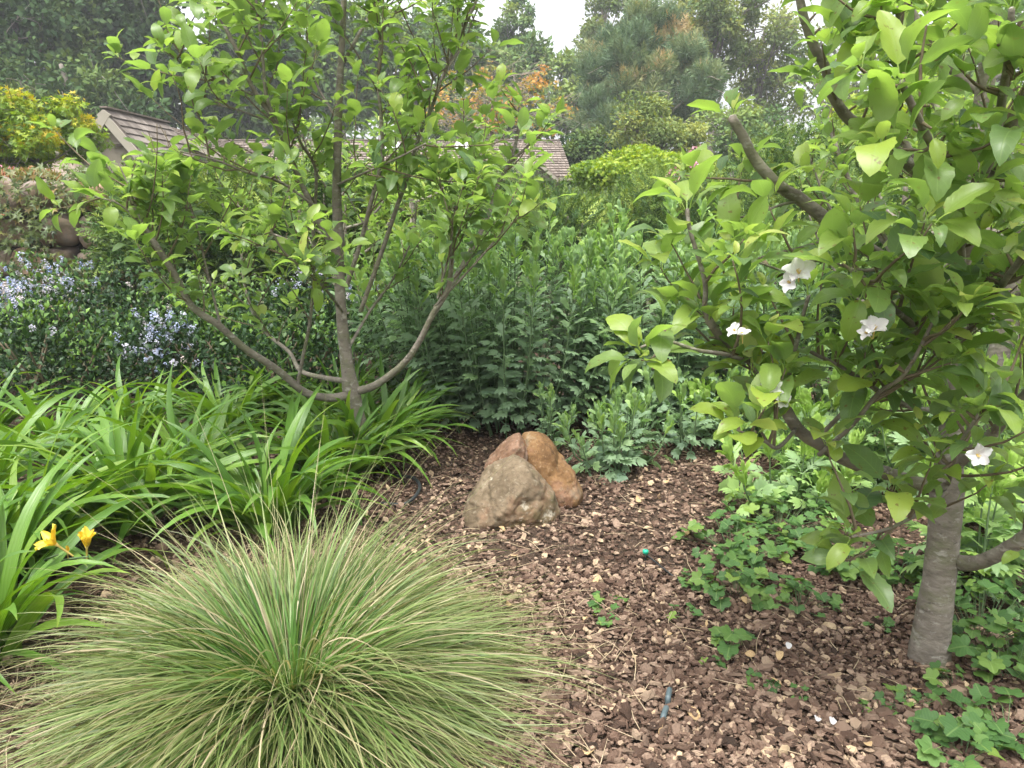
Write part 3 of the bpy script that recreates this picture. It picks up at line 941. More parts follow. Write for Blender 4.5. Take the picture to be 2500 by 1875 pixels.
limbs = [
    (D((2305, 1185, .04), (2240, 1180, -.02), (2160, 1150, -.08), (2080, 1120, -.12), (2010, 1085, -.15), (1950, 1040, -.18), (1900, 960, -.2), (1870, 900, -.2), (1810, 850, -.2), (1770, 830, -.22), (1730, 780, -.25)), [.026, .022, .02, .019, .018, .016, .014, .012], .62, .9),
    (D((1740, 800, -.25), (1728, 760, -.26), (1722, 700, -.27), (1708, 640, -.28), (1690, 560, -.28), (1678, 510, -.28)), [.0085, .007, .006, .005], .1, .45),
    (D((2345, 700, .15), (2260, 690, .1), (2180, 645, .05), (2060, 572, 0), (1960, 490, -.02), (1900, 445, -.03), (1850, 390, -.04), (1815, 340, -.05), (1785, 285, -.05)), [.026, .024, .021, .018, .015, .013], .35, .12),
    (D((2352, 560, .15), (2300, 480, .1), (2230, 410, .05), (2160, 350, 0), (2080, 285, -.05), (2030, 220, -.08), (2010, 160, -.1), (1990, 90, -.12), (1962, 0, -.15), (1955, -60, -.15)), [.022, .020, .017, .014, .012, .010], .3, .5),
    (D((2350, 640, .12), (2380, 540, .0), (2420, 440, -.1), (2460, 330, -.2), (2500, 240, -.25), (2560, 120, -.3)), [.026, .024, .02, .018], .2, 1.0),
    (D((2320, 1370, .02), (2370, 1375, -.05), (2420, 1370, -.1), (2470, 1335, -.15), (2530, 1280, -.2), (2620, 1180, -.25)), [.030, .024, .023, .022, .02], .5, .8),
    (D((2322, 1150, .07), (2370, 1100, .0), (2420, 1060, -.05), (2480, 1000, -.12), (2560, 900, -.2)), [.020, .017, .014], .35, .9),
    (D((1990, 1075, -.15), (2060, 1000, -.2), (2120, 930, -.25), (2180, 880, -.3), (2240, 800, -.35)), [.0075, .006, .004], .3, .9),
    (D((2000, 1110, -.16), (2080, 1040, -.26), (2150, 960, -.32), (2210, 900, -.4), (2290, 760, -.45)), [.0075, .006, .004], .3, 1.0),
    (D((1905, 960, -.2), (1925, 930, -.22), (1960, 790, -.25), (1975, 720, -.27)), [.007, .006, .005], .2, .6),
    (D((1870, 900, -.2), (1780, 870, -.3), (1700, 850, -.35), (1620, 830, -.4), (1560, 850, -.42)), [.006, .005, .003], .3, .5),
    (D((1950, 1040, -.18), (1900, 1090, -.3), (1860, 1080, -.38), (1800, 1050, -.42)), [.006, .005, .003], .4, .9),
    (D((2320, 900, .1), (2250, 820, -.15), (2200, 760, -.3), (2130, 700, -.42), (2080, 660, -.5)), [.012, .009, .006], .2, 1.2),
    (D((2350, 700, .1), (2340, 560, -.2), (2300, 420, -.4), (2250, 300, -.55), (2200, 200, -.62)), [.013, .010, .007], .25, .9),
    (D((2370, 500, .1), (2420, 380, -.3), (2440, 250, -.5), (2460, 130, -.6), (2470, 20, -.65)), [.012, .009, .006], .25, .9),
    (D((2330, 850, .1), (2400, 760, -.2), (2440, 700, -.4), (2490, 640, -.5), (2540, 560, -.55)), [.012, .009, .006], .25, 1.1),
    (D((2335, 1000, .1), (2240, 1000, -.1), (2160, 960, -.15), (2060, 900, -.2), (1960, 850, -.2)), [.010, .008, .005], .2, 1.1),
    (D((2312, 1200, .02), (2240, 1250, -.2), (2160, 1290, -.32), (2080, 1310, -.38)), [.007, .005, .003], .35, .9),
    (D((2315, 1180, .02), (2330, 1150, -.3), (2350, 1080, -.45), (2390, 1010, -.52)), [.008, .006, .004], .3, .9),
    (D((2420, 60, .05), (2330, 0, -.1), (2230, -40, -.3), (2150, -60, -.4)), [.010, .008, .006], .1, .9),
    (D((2160, 350, 0), (2190, 240, -.2), (2200, 120, -.35), (2190, 20, -.45)), [.010, .008, .005], .2, .9),
    (D((2180, 645, .05), (2100, 660, .0), (2000, 640, -.1), (1930, 660, -.15), (1850, 640, -.2)), [.006, .005, .003], .2, .55),
    (D((2060, 572, 0), (1960, 600, .0), (1880, 620, .05), (1800, 640, .05), (1740, 650, .05)), [.005, .004, .003], .3, .4),
    (D((1960, 490, -.02), (1900, 500, -.02), (1840, 520, 0), (1790, 530, .05)), [.005, .004, .003], .3, .3),
]
for pts, r, st, dn in limbs:
    limb(rtree, base, rgr, pts, [q * .82 for q in r], lv, tw, RS, dens=dn * 1.2, start=st, L=(.12, .34), up=.5)
# sawn stub on the long lower limb
s = Soup(); q = at(1880, 955, YB - .2); e = at(1828, 975, YB - .24)
tube(s, np.array([q, (q + e) / 2, e]), [.014, .013, .0125], 12); link('pruned_stub', s.mesh('pruned_stub', G['bark'], base), rtree)
link('twigs', tw.mesh('twigs', G['twig'], base), rtree, kind='stuff')
foliage(rtree, lv, APPLE_LO, G['apple'], base, 300, hi=APPLE_HI, key='apple', seed=2)
print('right tree leaves', len(lv.p))


def petal_t(rg, w=.45):
    t = np.linspace(0, 1, 8); u = np.linspace(-1, 1, 5)
    V = []; uv = []
    ph = rg.uniform(0, 6)
    for i, tt in enumerate(t):
        ww = w * math.sin(math.pi * min(.97, .10 + tt * .80)) ** .8
        for uu in u:
            V.append((uu * ww * (1 + rg.uniform(-.06, .06)), tt * (1 - .07 * uu * uu * tt) + (rg.uniform(-.05, .03) if tt > .9 else 0),
                      .32 * tt - .22 * tt * tt + .35 * uu * uu * ww + .09 * tt * math.sin(uu * 5 + ph) + rg.uniform(-.02, .02))); uv.append((uu, tt))
    return T(V, uv, F4=grid_faces(8, 5))


PET = [petal_t(rT, .38) for _ in range(4)]
LPET = [petal_t(rT, .2) for _ in range(3)]


def flower(root, base, p, axis, size, mat, n=5, pets=PET, cup=.35, seed=0, part='blossom', key='w', twist=0):
    rgf = rng_of(seed)
    ax = unit(axis); e1 = unit(np.cross(ax, [.2, .3, .9])); e2 = np.cross(ax, e1)
    s_ = Soup()
    for i in range(7 if n == 5 else 5):
        a = i * 2.4; r = (math.cos(a) * e1 + math.sin(a) * e2) * size * .13
        tube(s_, np.array([p, p + r + ax * size * .35]), [size * .015, size * .03], 4)
    tube(s_, np.array([p - ax * size * .9, p - ax * size * .1, p + ax * size * .05]), [size * .04, size * .05, size * .1], 6)
    b = link(part, s_.mesh(part, G['stamen'], base), root)
    for i in range(n):
        a = i * 2 * math.pi / n + rgf.uniform(-.15, .15); r = math.cos(a) * e1 + math.sin(a) * e2
        dd = unit(r + ax * (cup + rgf.uniform(-.1, .15)))
        Rm_ = frames(dd[None], (ax - r * .3)[None])[0]
        k = int(rgf.integers(0, len(pets)))
        o = bpy.data.objects.new('petal', single_mesh(('petal', key, k), pets[k], mat, float(rgf.choice([0, .4, .8]))))
        COL.objects.link(o); o.parent = b
        o.matrix_basis = Matrix.Translation(Vector((p - base).tolist())) @ Matrix(Rm_.tolist()).to_4x4() @ Matrix.Scale(float(size * rgf.uniform(.85, 1.1)), 4)


for i, (a, b, dY, sz, ax) in enumerate([(1950, 668, -.42, .030, (-.3, -.7, .6)), (1930, 690, -.42, .022, (-.6, -.5, .2)), (1812, 818, -.38, .021, (-.2, -.3, .9)), (2135, 805, -.48, .026, (-.2, -.5, .7)),
                                        (1885, 945, -.35, .024, (-.3, -.7, .4)), (1905, 975, -.36, .020, (.2, -.8, .2)), (2385, 1110, -.5, .024, (-.1, -.9, .1)), (1795, 808, -.38, .018, (-.7, -.4, .6)), (2118, 815, -.48, .02, (-.6, -.4, .5))]):
    flower(rtree, base, at(a, b, YB + dY - .08), np.array(ax, float), sz * 1.05, G['white'], seed=50 + i)


# --- apple trees further back in the row
def back_tree(px_, Yb, H, R0, seed, label, nl=9, tops=None, tint=.5, spread=.9, dens=1.0, nsing=120):
    rg_ = rng_of(seed)
    X = (px_ - 1250) / FPX * Yb * (cP + sP * (1.25 / Yb))
    base = np.array([X, Yb, 0.0])
    t_ = thing('apple_tree', label, 'tree', base)
    lv = Leaves(); tw = Soup()
    pts = [base + np.array([rg_.normal(0, .012), rg_.normal(0, .012), H * f]) for f in np.linspace(-.02, 1, 7)]
    s_ = Soup(); tube(s_, catmull(pts, 4), np.linspace(R0, R0 * .4, 6), 10, True, knob=.05, rg=rg_)
    link('trunk', s_.mesh('trunk', G['bark'], base), t_)
    for i in range(nl):
        f = .38 + .6 * i / nl
        a = i * 2.4 + rg_.uniform(-.3, .3)
        o = np.array([math.cos(a), math.sin(a), 0])
        p0 = base + np.array([0, 0, H * f]); L_ = spread * (1.15 - .55 * f) * rg_.uniform(.8, 1.15)
        P_ = [p0, p0 + o * L_ * .35 + [0, 0, .12 * L_], p0 + o * L_ * .7 + [0, 0, .5 * L_], p0 + o * L_ * .95 + [0, 0, 1.0 * L_]]
        limb(t_, base, rg_, P_, [R0 * .45, R0 * .3, R0 * .16], lv, tw, .085, dens=dens, start=.25, sides=6, L=(.12, .32))
    link('twigs', tw.mesh('twigs', G['twig'], base), t_, kind='stuff')
    foliage(t_, lv, APPLE_LO, G['apple'], base, nsing, key='applelo', seed=seed)


back_tree(2395, 3.1, 1.9, .055, 41, 'apple tree with a pale trunk directly behind the near right apple tree', 11, spread=1.0, dens=1.1)
back_tree(2150, 4.6, 1.45, .032, 42, 'thin apple tree with a straight pale stem behind the long rising branch on the right', 8, spread=.75, dens=.8)
back_tree(2480, 5.2, 1.9, .05, 43, 'apple tree with a pale stem at the right edge before the conifer hedge', 9, spread=.9)
back_tree(1018, 5.6, 1.45, .028, 44, 'slim apple tree with a pale stem behind the left apple tree beside the blue-green bush', 9, spread=.8, dens=.9)
back_tree(860, 6.1, 1.5, .03, 45, 'small apple tree behind the trunk of the left apple tree', 8, spread=.8, dens=.8)

# ------------------------------------------------------------------ matilija poppy bush and its neighbours
def stem_plant(label, name, cat, cx, cy, rx, ry, tx, ty, H, nst, seed, size=.13, nsing=300, group=None, dens=44, hvar=.2, fine=True, tbase=.25):
    rg_ = rng_of(seed)
    base = np.array([cx, cy, 0.0])
    root = thing(name, label, cat, base, group)
    lv = Leaves()
    for i in range(nst):
        a = rg_.uniform(0, 6.28); r = math.sqrt(rg_.random())
        b = base + np.array([rx * r * math.cos(a) * .9, ry * r * math.sin(a) * .9, 0])
        h = H * (1 - .28 * r * r) * rg_.uniform(1 - hvar, 1.06)
        tip = base + np.array([tx * r * math.cos(a) + rg_.normal(0, .04), ty * r * math.sin(a) + rg_.normal(0, .04), h])
        mid = (b + tip) / 2 + np.array([(tip[0] - b[0]) * .18, (tip[1] - b[1]) * .18, -.03])
        P_ = catmull([b, mid, tip], 6)
        s_ = Soup(); tube(s_, P_, [.0055, .0045, .002], 5, True)
        link('stem', s_.mesh('stem', G['greystem'], base), root)
        tot = np.linalg.norm(np.diff(P_, axis=0), axis=1).sum()
        k = int(tot * dens)
        for j in range(k):
            f = .10 + .90 * (j + rg_.random()) / k
            q = f * (len(P_) - 1); jj = min(int(q), len(P_) - 2)
            p = P_[jj] + (P_[jj + 1] - P_[jj]) * (q - jj); tg = unit(P_[jj + 1] - P_[jj])
            aa = j * 2.4 + rg_.normal(0, .3)
            e1 = unit(np.cross(tg, [.3, .2, .1])); e2 = np.cross(tg, e1)
            rr = math.cos(aa) * e1 + math.sin(aa) * e2
            el = .25 + 1.3 * f ** 3
            dd = unit(rr + tg * el)
            sz = size * (1.15 - .55 * f ** 3) * rg_.uniform(.75, 1.2)
            tt = tbase + .25 * f + rg_.normal(0, .12) + (.35 if f > .86 else 0)
            lv.add(p, dd, unit(tg + rr * .2 + rg_.normal(0, .2, 3)), sz, float(np.clip(tt, 0, 1)))
            lv.k.append(int(rg_.integers(0, 8)) if f < .72 else int(rg_.integers(8, 13)))
        for j in range(12):
            aa = j * 2.4; e1 = unit(np.cross(tg, [.3, .2, .1])); e2 = np.cross(tg, e1)
            rr = math.cos(aa) * e1 + math.sin(aa) * e2
            lv.add(P_[-1] - tg * rg_.uniform(0, .07), unit(rr * .35 + tg), unit(rr + tg * .1), size * rg_.uniform(.5, .85), float(np.clip(tbase + .5 + rg_.normal(0, .12), 0, 1)))
            lv.k.append(int(rg_.integers(8, 13)))
    foliage(root, lv, LOBED + LOBED_N, G['lobed'], base, nsing, key='lobed', rest='foliage', seed=seed)
    print(label, len(lv.p))


stem_plant('broad blue-green leafy bush of upright stems directly behind the boulders', 'leafy_bush', 'bush', -0.02, 4.5, .55, .42, .98, .60, 1.30, 95, 61, hvar=.22)
stem_plant('taller blue-green leafy bush reaching behind the near apple branches', 'leafy_bush', 'bush', 1.02, 4.62, .45, .42, .85, .62, 1.32, 80, 62, hvar=.22)
p = gnd(1525, 1165)
stem_plant('small rounded blue-green leafy plant just right of the boulders', 'leafy_bush', 'bush', p[0], p[1] + .12, .12, .1, .30, .22, .36, 22, 63, size=.105, hvar=.35, nsing=250)
p = gnd(1345, 1120)
stem_plant('slender blue-green sprig rising just behind the orange boulder', 'leafy_sprig', 'plant', p[0], p[1] + .12, .04, .03, .14, .06, .38, 5, 64, size=.085, hvar=.4, nsing=90, dens=60)
p = gnd(1700, 1120)
stem_plant('low blue-green leafy plant in shade under the near apple branches', 'leafy_bush', 'bush', p[0], p[1] + .15, .3, .12, .5, .25, .42, 20, 65, size=.12, hvar=.3, nsing=150)
p = gnd(1960, 1300)
stem_plant('light green lobed-leaf plant under the low branch of the near apple tree', 'leafy_plant', 'plant', p[0] + .05, p[1] + .3, .16, .12, .36, .22, .34, 16, 66, size=.13, nsing=200, tbase=.62, hvar=.35)
p = gnd(2440, 1500)
stem_plant('light green lobed-leaf plant right of the near apple trunk', 'leafy_plant', 'plant', p[0], p[1] + .15, .14, .12, .32, .22, .52, 14, 67, size=.14, nsing=200, tbase=.62, hvar=.35)


for k, (a, b, H, n_, r_, lab) in enumerate([
    (2130, 1190, .55, 20, .45, 'light green lobed-leaf plant filling the gap behind the low apple limb'),
    (2330, 1230, .70, 20, .45, 'tall light green lobed-leaf plant behind the near apple trunk'),
    (2480, 1300, .72, 18, .40, 'tall light green lobed-leaf plant at the right edge'),
    (1880, 1110, .48, 18, .45, 'lobed-leaf plant in shadow beyond the near apple tree, left'),
    (2080, 1040, .75, 24, .6, 'lobed-leaf plant in shadow beyond the near apple tree, right'),
    (2350, 1050, .85, 24, .6, 'lobed-leaf plant far behind the near apple trunk'),
]):
    p = gnd(a, b)
    stem_plant(lab, 'leafy_plant', 'plant', p[0], p[1] + .15, r_ * .4, r_ * .35, r_, r_ * .7, H, n_, 160 + k, size=.13, nsing=120, tbase=.55, hvar=.35, dens=36)


# ------------------------------------------------------------------ low palmate ground cover plants
def cover(label, cx, cy, r, n, seed, size=.045, H=.09, group='low lobed-leaf plants creeping over the mulch', name='groundcover_plant'):
    rg_ = rng_of(seed)
    base = np.array([cx, cy, float(gh(cx, cy))])
    root = thing(name, label, 'plant', base, group)
    lv = Leaves(); st = Soup()
    for i in range(n):
        a = rg_.uniform(0, 6.28); rr = r * math.sqrt(rg_.random())
        h = H * rg_.uniform(.35, 1.1) * (1 - .35 * rr / r)
        p = base + np.array([rr * math.cos(a), rr * math.sin(a), h])
        out = np.array([math.cos(a) + rg_.normal(0, .7), math.sin(a) + rg_.normal(0, .7), -.05 + rg_.normal(0, .25)])
        lv.add(p, out, np.array([rg_.normal(0, .25), rg_.normal(0, .25) - .15, 1.0]), size * rg_.uniform(.5, 1.1), float(np.clip(rg_.normal(.5, .2), 0, 1)))
        tube(st, np.array([base + (p - base) * [.35, .35, 0] + [0, 0, .002], p]), [.0012, .0008], 3, False)
    link('stems', st.mesh('stems', G['greystem'], base), root, kind='stuff')
    foliage(root, lv, PALM, G['palm'], base, 300, key='palm', rest='foliage', seed=seed, minpx=10)


for i, (lab, a, b, r, n, sz, H) in enumerate([
    ('spreading bright green low plant at the left end of the leafy patch', 1790, 1350, .19, 75, .055, .10),
    ('bright green low plant at the back of the leafy patch under the apple limb', 1900, 1290, .22, 90, .055, .12),
    ('large-leaved green low plant in the middle of the leafy patch', 1795, 1450, .11, 30, .058, .09),
    ('dark green low plant beneath the big drooping apple leaf', 2080, 1390, .17, 70, .055, .13),
    ('flat green plant with leafy runner at the front of the leafy patch', 1950, 1480, .10, 26, .052, .08),
    ('upright dark green tuft in the mulch before the leafy patch', 1785, 1580, .05, 14, .05, .08),
    ('dark green low plant left of the near trunk', 2190, 1420, .14, 50, .055, .13),
    ('leafy low plant at the foot of the near trunk on its right', 2390, 1560, .17, 70, .06, .15),
    ('leafy low plant at the right edge above the corner', 2480, 1650, .14, 45, .06, .12),
    ('green rosette cut by the lower right corner of the view', 2350, 1850, .10, 26, .058, .07),
    ('green low plant at the right edge near the bottom', 2460, 1800, .10, 26, .055, .08),
    ('small three-leaved weed between trunk and right-hand leafy plants', 2330, 1680, .06, 12, .042, .05),
    ('small green weed alone in the mulch left of the leafy patch', 1480, 1480, .055, 12, .034, .03),
    ('tiny green weed just below the lone small weed', 1478, 1520, .035, 8, .034, .03),
    ('small dark weed in mulch near the fallen tan leaf', 1665, 1500, .04, 8, .032, .03),
    ('little green seedling below the centre of the mulch', 1850, 1665, .04, 9, .036, .03),
    ('tiny bright seedling left of the upright tuft', 1740, 1615, .02, 6, .03, .02),
    ('small weed just left of the near trunk base', 2145, 1535, .035, 9, .03, .03),
    ('thin weed with tiny leaves in the mulch before the near trunk', 2210, 1720, .07, 14, .034, .03),
    ('tiny green seedling in front of the pale fallen leaf', 1955, 1700, .02, 6, .026, .02),
    ('single small weed low in the mulch right of centre', 2125, 1740, .02, 6, .03, .02),
    ('yellow-green low plant beside the drip line end', 1690, 1425, .06, 16, .034, .05),
]):
    g_ = gnd(a, b)
    cover(lab, g_[0], g_[1], r, n, 300 + i, sz, H)

# ------------------------------------------------------------------ daylilies
def daylily(label, cx, cy, n, L, seed, flop=1.0, w=1.0, arc=(0, 6.283)):
    rg_ = rng_of(seed)
    base = np.array([cx, cy, 0.0])
    root = thing('daylily_clump', label, 'plant', base, 'daylily clumps along the left bed')
    lv = Leaves()
    for i in range(n):
        a = rg_.uniform(*arc); rr = .09 * math.sqrt(rg_.random())
        p = base + np.array([rr * math.cos(a), rr * math.sin(a), .0])
        a2 = a + rg_.normal(0, .35)
        tilt = rg_.uniform(-.25, .35)
        out = np.array([math.cos(a2), math.sin(a2), tilt])
        lv.add(p, out, np.array([-tilt * math.cos(a2) + rg_.normal(0, .25), -tilt * math.sin(a2) + rg_.normal(0, .25), 1.0]), L * rg_.uniform(.6, 1.15), float(np.clip(rg_.normal(.5, .22), 0, 1)))
    foliage(root, lv, STRAPS, G['strap'], base, 300, key='strap', rest='foliage', seed=seed)
    return root, base


lilies = [
    ('daylily clump with broad arching leaves just behind the grass tussock', 665, 1295, 113, .62),
    ('daylily clump at the left behind the yellow flowers', 320, 1290, 97, .64),
    ('daylily clump with yellow flowers near the left edge', 70, 1400, 84, .60),
    ('daylily clump cut by the left edge halfway down', -60, 1260, 80, .62),
    ('daylily clump in the lower left corner with a yellow-tipped leaf', -30, 1600, 80, .60),
    ('daylily clump in the middle of the left bed', 470, 1210, 97, .60),
    ('daylily clump left of the young apple trunk', 800, 1195, 97, .58),
    ('daylily clump right of the young apple trunk', 955, 1100, 113, .55),
    ('daylily clump behind the young apple trunk', 850, 1040, 88, .50),
    ('dark shaded daylily clump next to the blue-green bush', 1010, 1020, 72, .45),
    ('daylily clump before the flowering shrub, centre left', 560, 1060, 80, .55),
    ('daylily clump below the flowering shrub, far left', 150, 1130, 80, .58),
    ('daylily clump between shrub and bed at left', 330, 1080, 72, .52),
    ('daylily clump behind the left bed under the low branch', 700, 1030, 80, .5),
    ('daylily clump at the left edge beneath the flowering shrub', -60, 1090, 72, .55),
    ('daylily clump with long leaves reaching toward the boulders', 880, 1150, 97, .56),
    ('daylily clump between the yellow flowers and the left edge', -50, 1430, 78, .62),
]
roots = {}
for i, (lab, a, b, n, L) in enumerate(lilies):
    g_ = gnd(a, b)
    roots[i] = daylily(lab, g_[0], g_[1], n, L, 400 + i)
r_, b_ = roots[2]
flower(r_, b_, at(138, 1330, 1.98), np.array([-.5, -.3, .7]), .062, G['yellowpetal'], 6, LPET, .8, 71, 'flower', 'y')
flower(r_, b_, at(212, 1335, 2.0), np.array([.25, -.25, 1.0]), .062, G['yellowpetal'], 6, LPET, 1.8, 72, 'flower', 'y')
flower(r_, b_, at(165, 1350, 2.02), np.array([.1, -.1, 1.0]), .022, G['yellowpetal'], 6, LPET, 5, 73, 'bud', 'y')
s = Soup()
for q in ((138, 1330, 1.98), (212, 1335, 2.0), (165, 1350, 2.02)):
    e = at(*q)
    tube(s, catmull([np.array([b_[0] + .04, b_[1], .0]), (e + b_) / 2 + [0.01, 0, 0], e - [0, 0, .03]], 5), [.004, .003], 6)
link('flower_stalk', s.mesh('flower_stalk', G['greystem'], b_), r_)
r_, b_ = roots[0]
flower(r_, b_, at(706, 1225, 2.75), np.array([.05, -.1, 1.0]), .03, G['yellowpetal'], 5, LPET, 6, 74, 'bud', 'y')

# ------------------------------------------------------------------ ornamental grass tussock
def blades(n, c, L, e0, droop, w, rg_, tint, segs=9, r0=.07, az=None, sway=.12):
    az = rg_.uniform(0, 2 * np.pi, n) if az is None else az
    t = np.linspace(0, 1, segs + 1)
    ang = e0[:, None] - droop[:, None] * t[None] ** 1.25
    azt = az[:, None] + (rg_.normal(0, sway, n)[:, None] * t[None])
    dx = np.cos(ang) * np.cos(azt); dy = np.cos(ang) * np.sin(azt); dz = np.sin(ang)
    stp = L[:, None] / segs
    def cs(a):
        m = (a[:, 1:] + a[:, :-1]) / 2 * stp
        return np.concatenate([np.zeros((n, 1)), np.cumsum(m, 1)], 1)
    rr = r0 * np.sqrt(rg_.random(n))
    X = c[0] + (rr * np.cos(az))[:, None] + cs(dx)
    Y = c[1] + (rr * np.sin(az))[:, None] + cs(dy)
    Z = c[2] + cs(dz)
    fl = .012 + .05 * rg_.random(n)[:, None] * t[None]
    Z = np.where(Z < fl, fl, Z)
    P_ = np.stack([X, Y, Z], -1)
    ta = rg_.uniform(-1.2, 1.2, n)[:, None] + rg_.normal(0, .6, n)[:, None] * t[None]
    hx = np.stack([-np.sin(azt), np.cos(azt), 0 * azt], -1)
    nn = np.stack([-np.sin(ang) * np.cos(azt), -np.sin(ang) * np.sin(azt), np.cos(ang)], -1)
    side = hx * np.cos(ta)[..., None] + nn * np.sin(ta)[..., None]
    wd = w[:, None] * np.clip(1.02 - t[None] ** 2, .05, 1) * .5
    A = P_ - side * wd[..., None]; B = P_ + side * wd[..., None]
    V = np.stack([A, B], 2).reshape(-1, 3)
    L_ = np.zeros((n, segs + 1, 2, 3)); L_[..., 0, 0] = -1; L_[..., 1, 0] = 1
    L_[..., 1] = t[None, :, None]; L_[..., 2] = tint[:, None, None]
    i = (np.arange(n) * (segs + 1) * 2)[:, None] + (np.arange(segs) * 2)[None]
    i = i.ravel()
    F = np.stack([i, i + 1, i + 3, i + 2], 1)
    return V, L_.reshape(-1, 3), F


rgt = rng_of(77)
tc = gnd(715, 1700)
tb_ = np.array([tc[0], tc[1], 0.0])
tus = thing('ornamental_grass', 'large fountain-shaped tussock of fine green and straw blades in the foreground', 'grass', tb_)
n = 6800
f = rgt.random(n)
tuft = rgt.integers(0, 110, n)
taz = rgt.uniform(0, 2 * np.pi, 110)
e0 = 1.20 - 1.04 * f ** .7 + rgt.normal(0, .08, n)
Lb = rgt.uniform(.34, .54, n) + .30 * f
dr = rgt.uniform(.75, 1.5, n) * (1.0 - .25 * f)
tn = np.clip(rgt.beta(1.6, 2.4, n) + .05, 0, 1)
e0 = e0 + rgt.normal(0, .16, 110)[tuft]; Lb = Lb * rgt.uniform(.8, 1.12, 110)[tuft]
tn = np.clip(tn + rgt.normal(0, .10, 110)[tuft], 0, 1)
V, L_, F = blades(n, tb_, Lb, e0, dr, rgt.uniform(.0034, .0074, n), rgt, tn, r0=.11, az=taz[tuft] + rgt.normal(0, .36, n), sway=.42)
s = Soup(); s.raw(V, L_, None, F)
link('blades', s.mesh('blades', G['tussock'], tb_), tus, kind='stuff')
# individual broad blades of the tussock that stand out
for i in range(140):
    e_ = np.array([rgt.uniform(.25, 1.35)]); V, L_, F = blades(1, tb_, np.array([rgt.uniform(.5, .78)]), e_, np.array([rgt.uniform(.8, 1.5)]), np.array([rgt.uniform(.004, .0055)]), rgt,
                                                           np.array([rgt.choice([.15, .3, .7, .9])]), r0=.09)
    s = Soup(); s.raw(V, L_, None, F)
    link('blade', s.mesh('blade', G['tussock'], tb_), tus)
n = 700                                     # matted dead thatch lying through the clump
V, L_, F = blades(n, tb_, rgt.uniform(.15, .5, n), rgt.uniform(.05, 1.1, n), rgt.uniform(.3, 2.2, n), rgt.uniform(.003, .006, n), rgt, np.clip(rgt.normal(.92, .08, n), 0, 1), r0=.16, sway=.9)
s = Soup(); s.raw(V, L_, None, F)
link('dead_thatch', s.mesh('dead_thatch', G['tussock'], tb_), tus, kind='stuff')
# fine flowering stalks
for i in range(34):
    az = np.array([rgt.uniform(-.3, 3.5)])
    V, L_, F = blades(1, tb_, np.array([rgt.uniform(.7, 1.02)]), np.array([rgt.uniform(.75, 1.4)]), np.array([rgt.uniform(.15, .95)]), np.array([.0020]), rgt, np.array([rgt.uniform(.55, .95)]), segs=12, az=az, sway=.08)
    s = Soup(); s.raw(V, L_, None, F)
    link('stalk', s.mesh('stalk', G['tussock'], tb_), tus)


# ------------------------------------------------------------------ boulders
def boulder(name, label, outline, Y, depth, mat, seed, rough=.010, sub=180, front=.85, tilt=0.0):
    O = np.array([at(1100 + a / 6.144, 1030 + b / 6.144, Y) for a, b in outline])
    c = np.array([(O[:, 0].min() + O[:, 0].max()) / 2, Y, (O[:, 2].min() + O[:, 2].max()) / 2 - .02])
    th = np.arctan2(O[:, 2] - c[2], O[:, 0] - c[0]); rr = np.hypot(O[:, 2] - c[2], O[:, 0] - c[0])
    o = np.argsort(th); th = th[o]; rr = rr[o]
    th3 = np.concatenate([th - 2 * np.pi, th, th + 2 * np.pi]); rr3 = np.tile(rr, 3)
    A = np.linspace(-np.pi, np.pi, sub, endpoint=False); Bn = sub // 2
    # smooth the outline a little
    ra = np.interp(A, th3, rr3); ra = (np.roll(ra, 1) + 2 * ra + np.roll(ra, -1)) / 4 * 1.03
    V = []; 
    for j in range(Bn + 1):
        ph = -np.pi / 2 + np.pi * j / Bn
        k = np.cos(ph) ** front if 0 < j < Bn else 0
        x_ = c[0] + ra * k * np.cos(A); z_ = c[2] + ra * k * np.sin(A); y_ = np.full(sub, Y + depth * math.sin(ph)) + tilt * (z_ - c[2])
        V.append(np.stack([x_, y_, z_], -1))
    V = np.concatenate(V)
    rgb = rng_of(seed + 900)
    ext = np.array([np.ptp(O[:, 0]) / 2, depth, np.ptp(O[:, 2]) / 2])
    for _ in range(16):
        pn = unit(np.array([rgb.normal(0, .42), -1.0, rgb.normal(.1, .36)]))
        sup = ((V - c) @ pn).max()
        dlim = sup * rgb.uniform(.86, .97)
        ex = np.maximum((V - c) @ pn - dlim, 0)
        V = V - pn * (ex * .88)[:, None]
    nrm = unit(V - c)
    cr = np.abs(vnoise(V + seed * 5.3, 9)) ** .7
    V = V + nrm * (-rough * 1.6 * (1 - cr)[:, None] + rough * 1.8 * vnoise(V + seed * 3.1, 7)[:, None] + rough * vnoise(V + seed, 19)[:, None] + rough * .4 * vnoise(V, 45)[:, None] + rough * .25 * vnoise(V, 95)[:, None])
    i = np.arange(Bn)[:, None] * sub; j = np.arange(sub)[None]
    F = np.stack([(i + j).ravel(), (i + (j + 1) % sub).ravel(), (i + sub + (j + 1) % sub).ravel(), (i + sub + j).ravel()], 1)
    s_ = Soup(); s_.raw(V, np.zeros((len(V), 3)), None, F)
    base = np.array([c[0], Y, 0.0])
    me = s_.mesh(name, mat, base)
    thing(name, label, 'boulder', base, None, me)


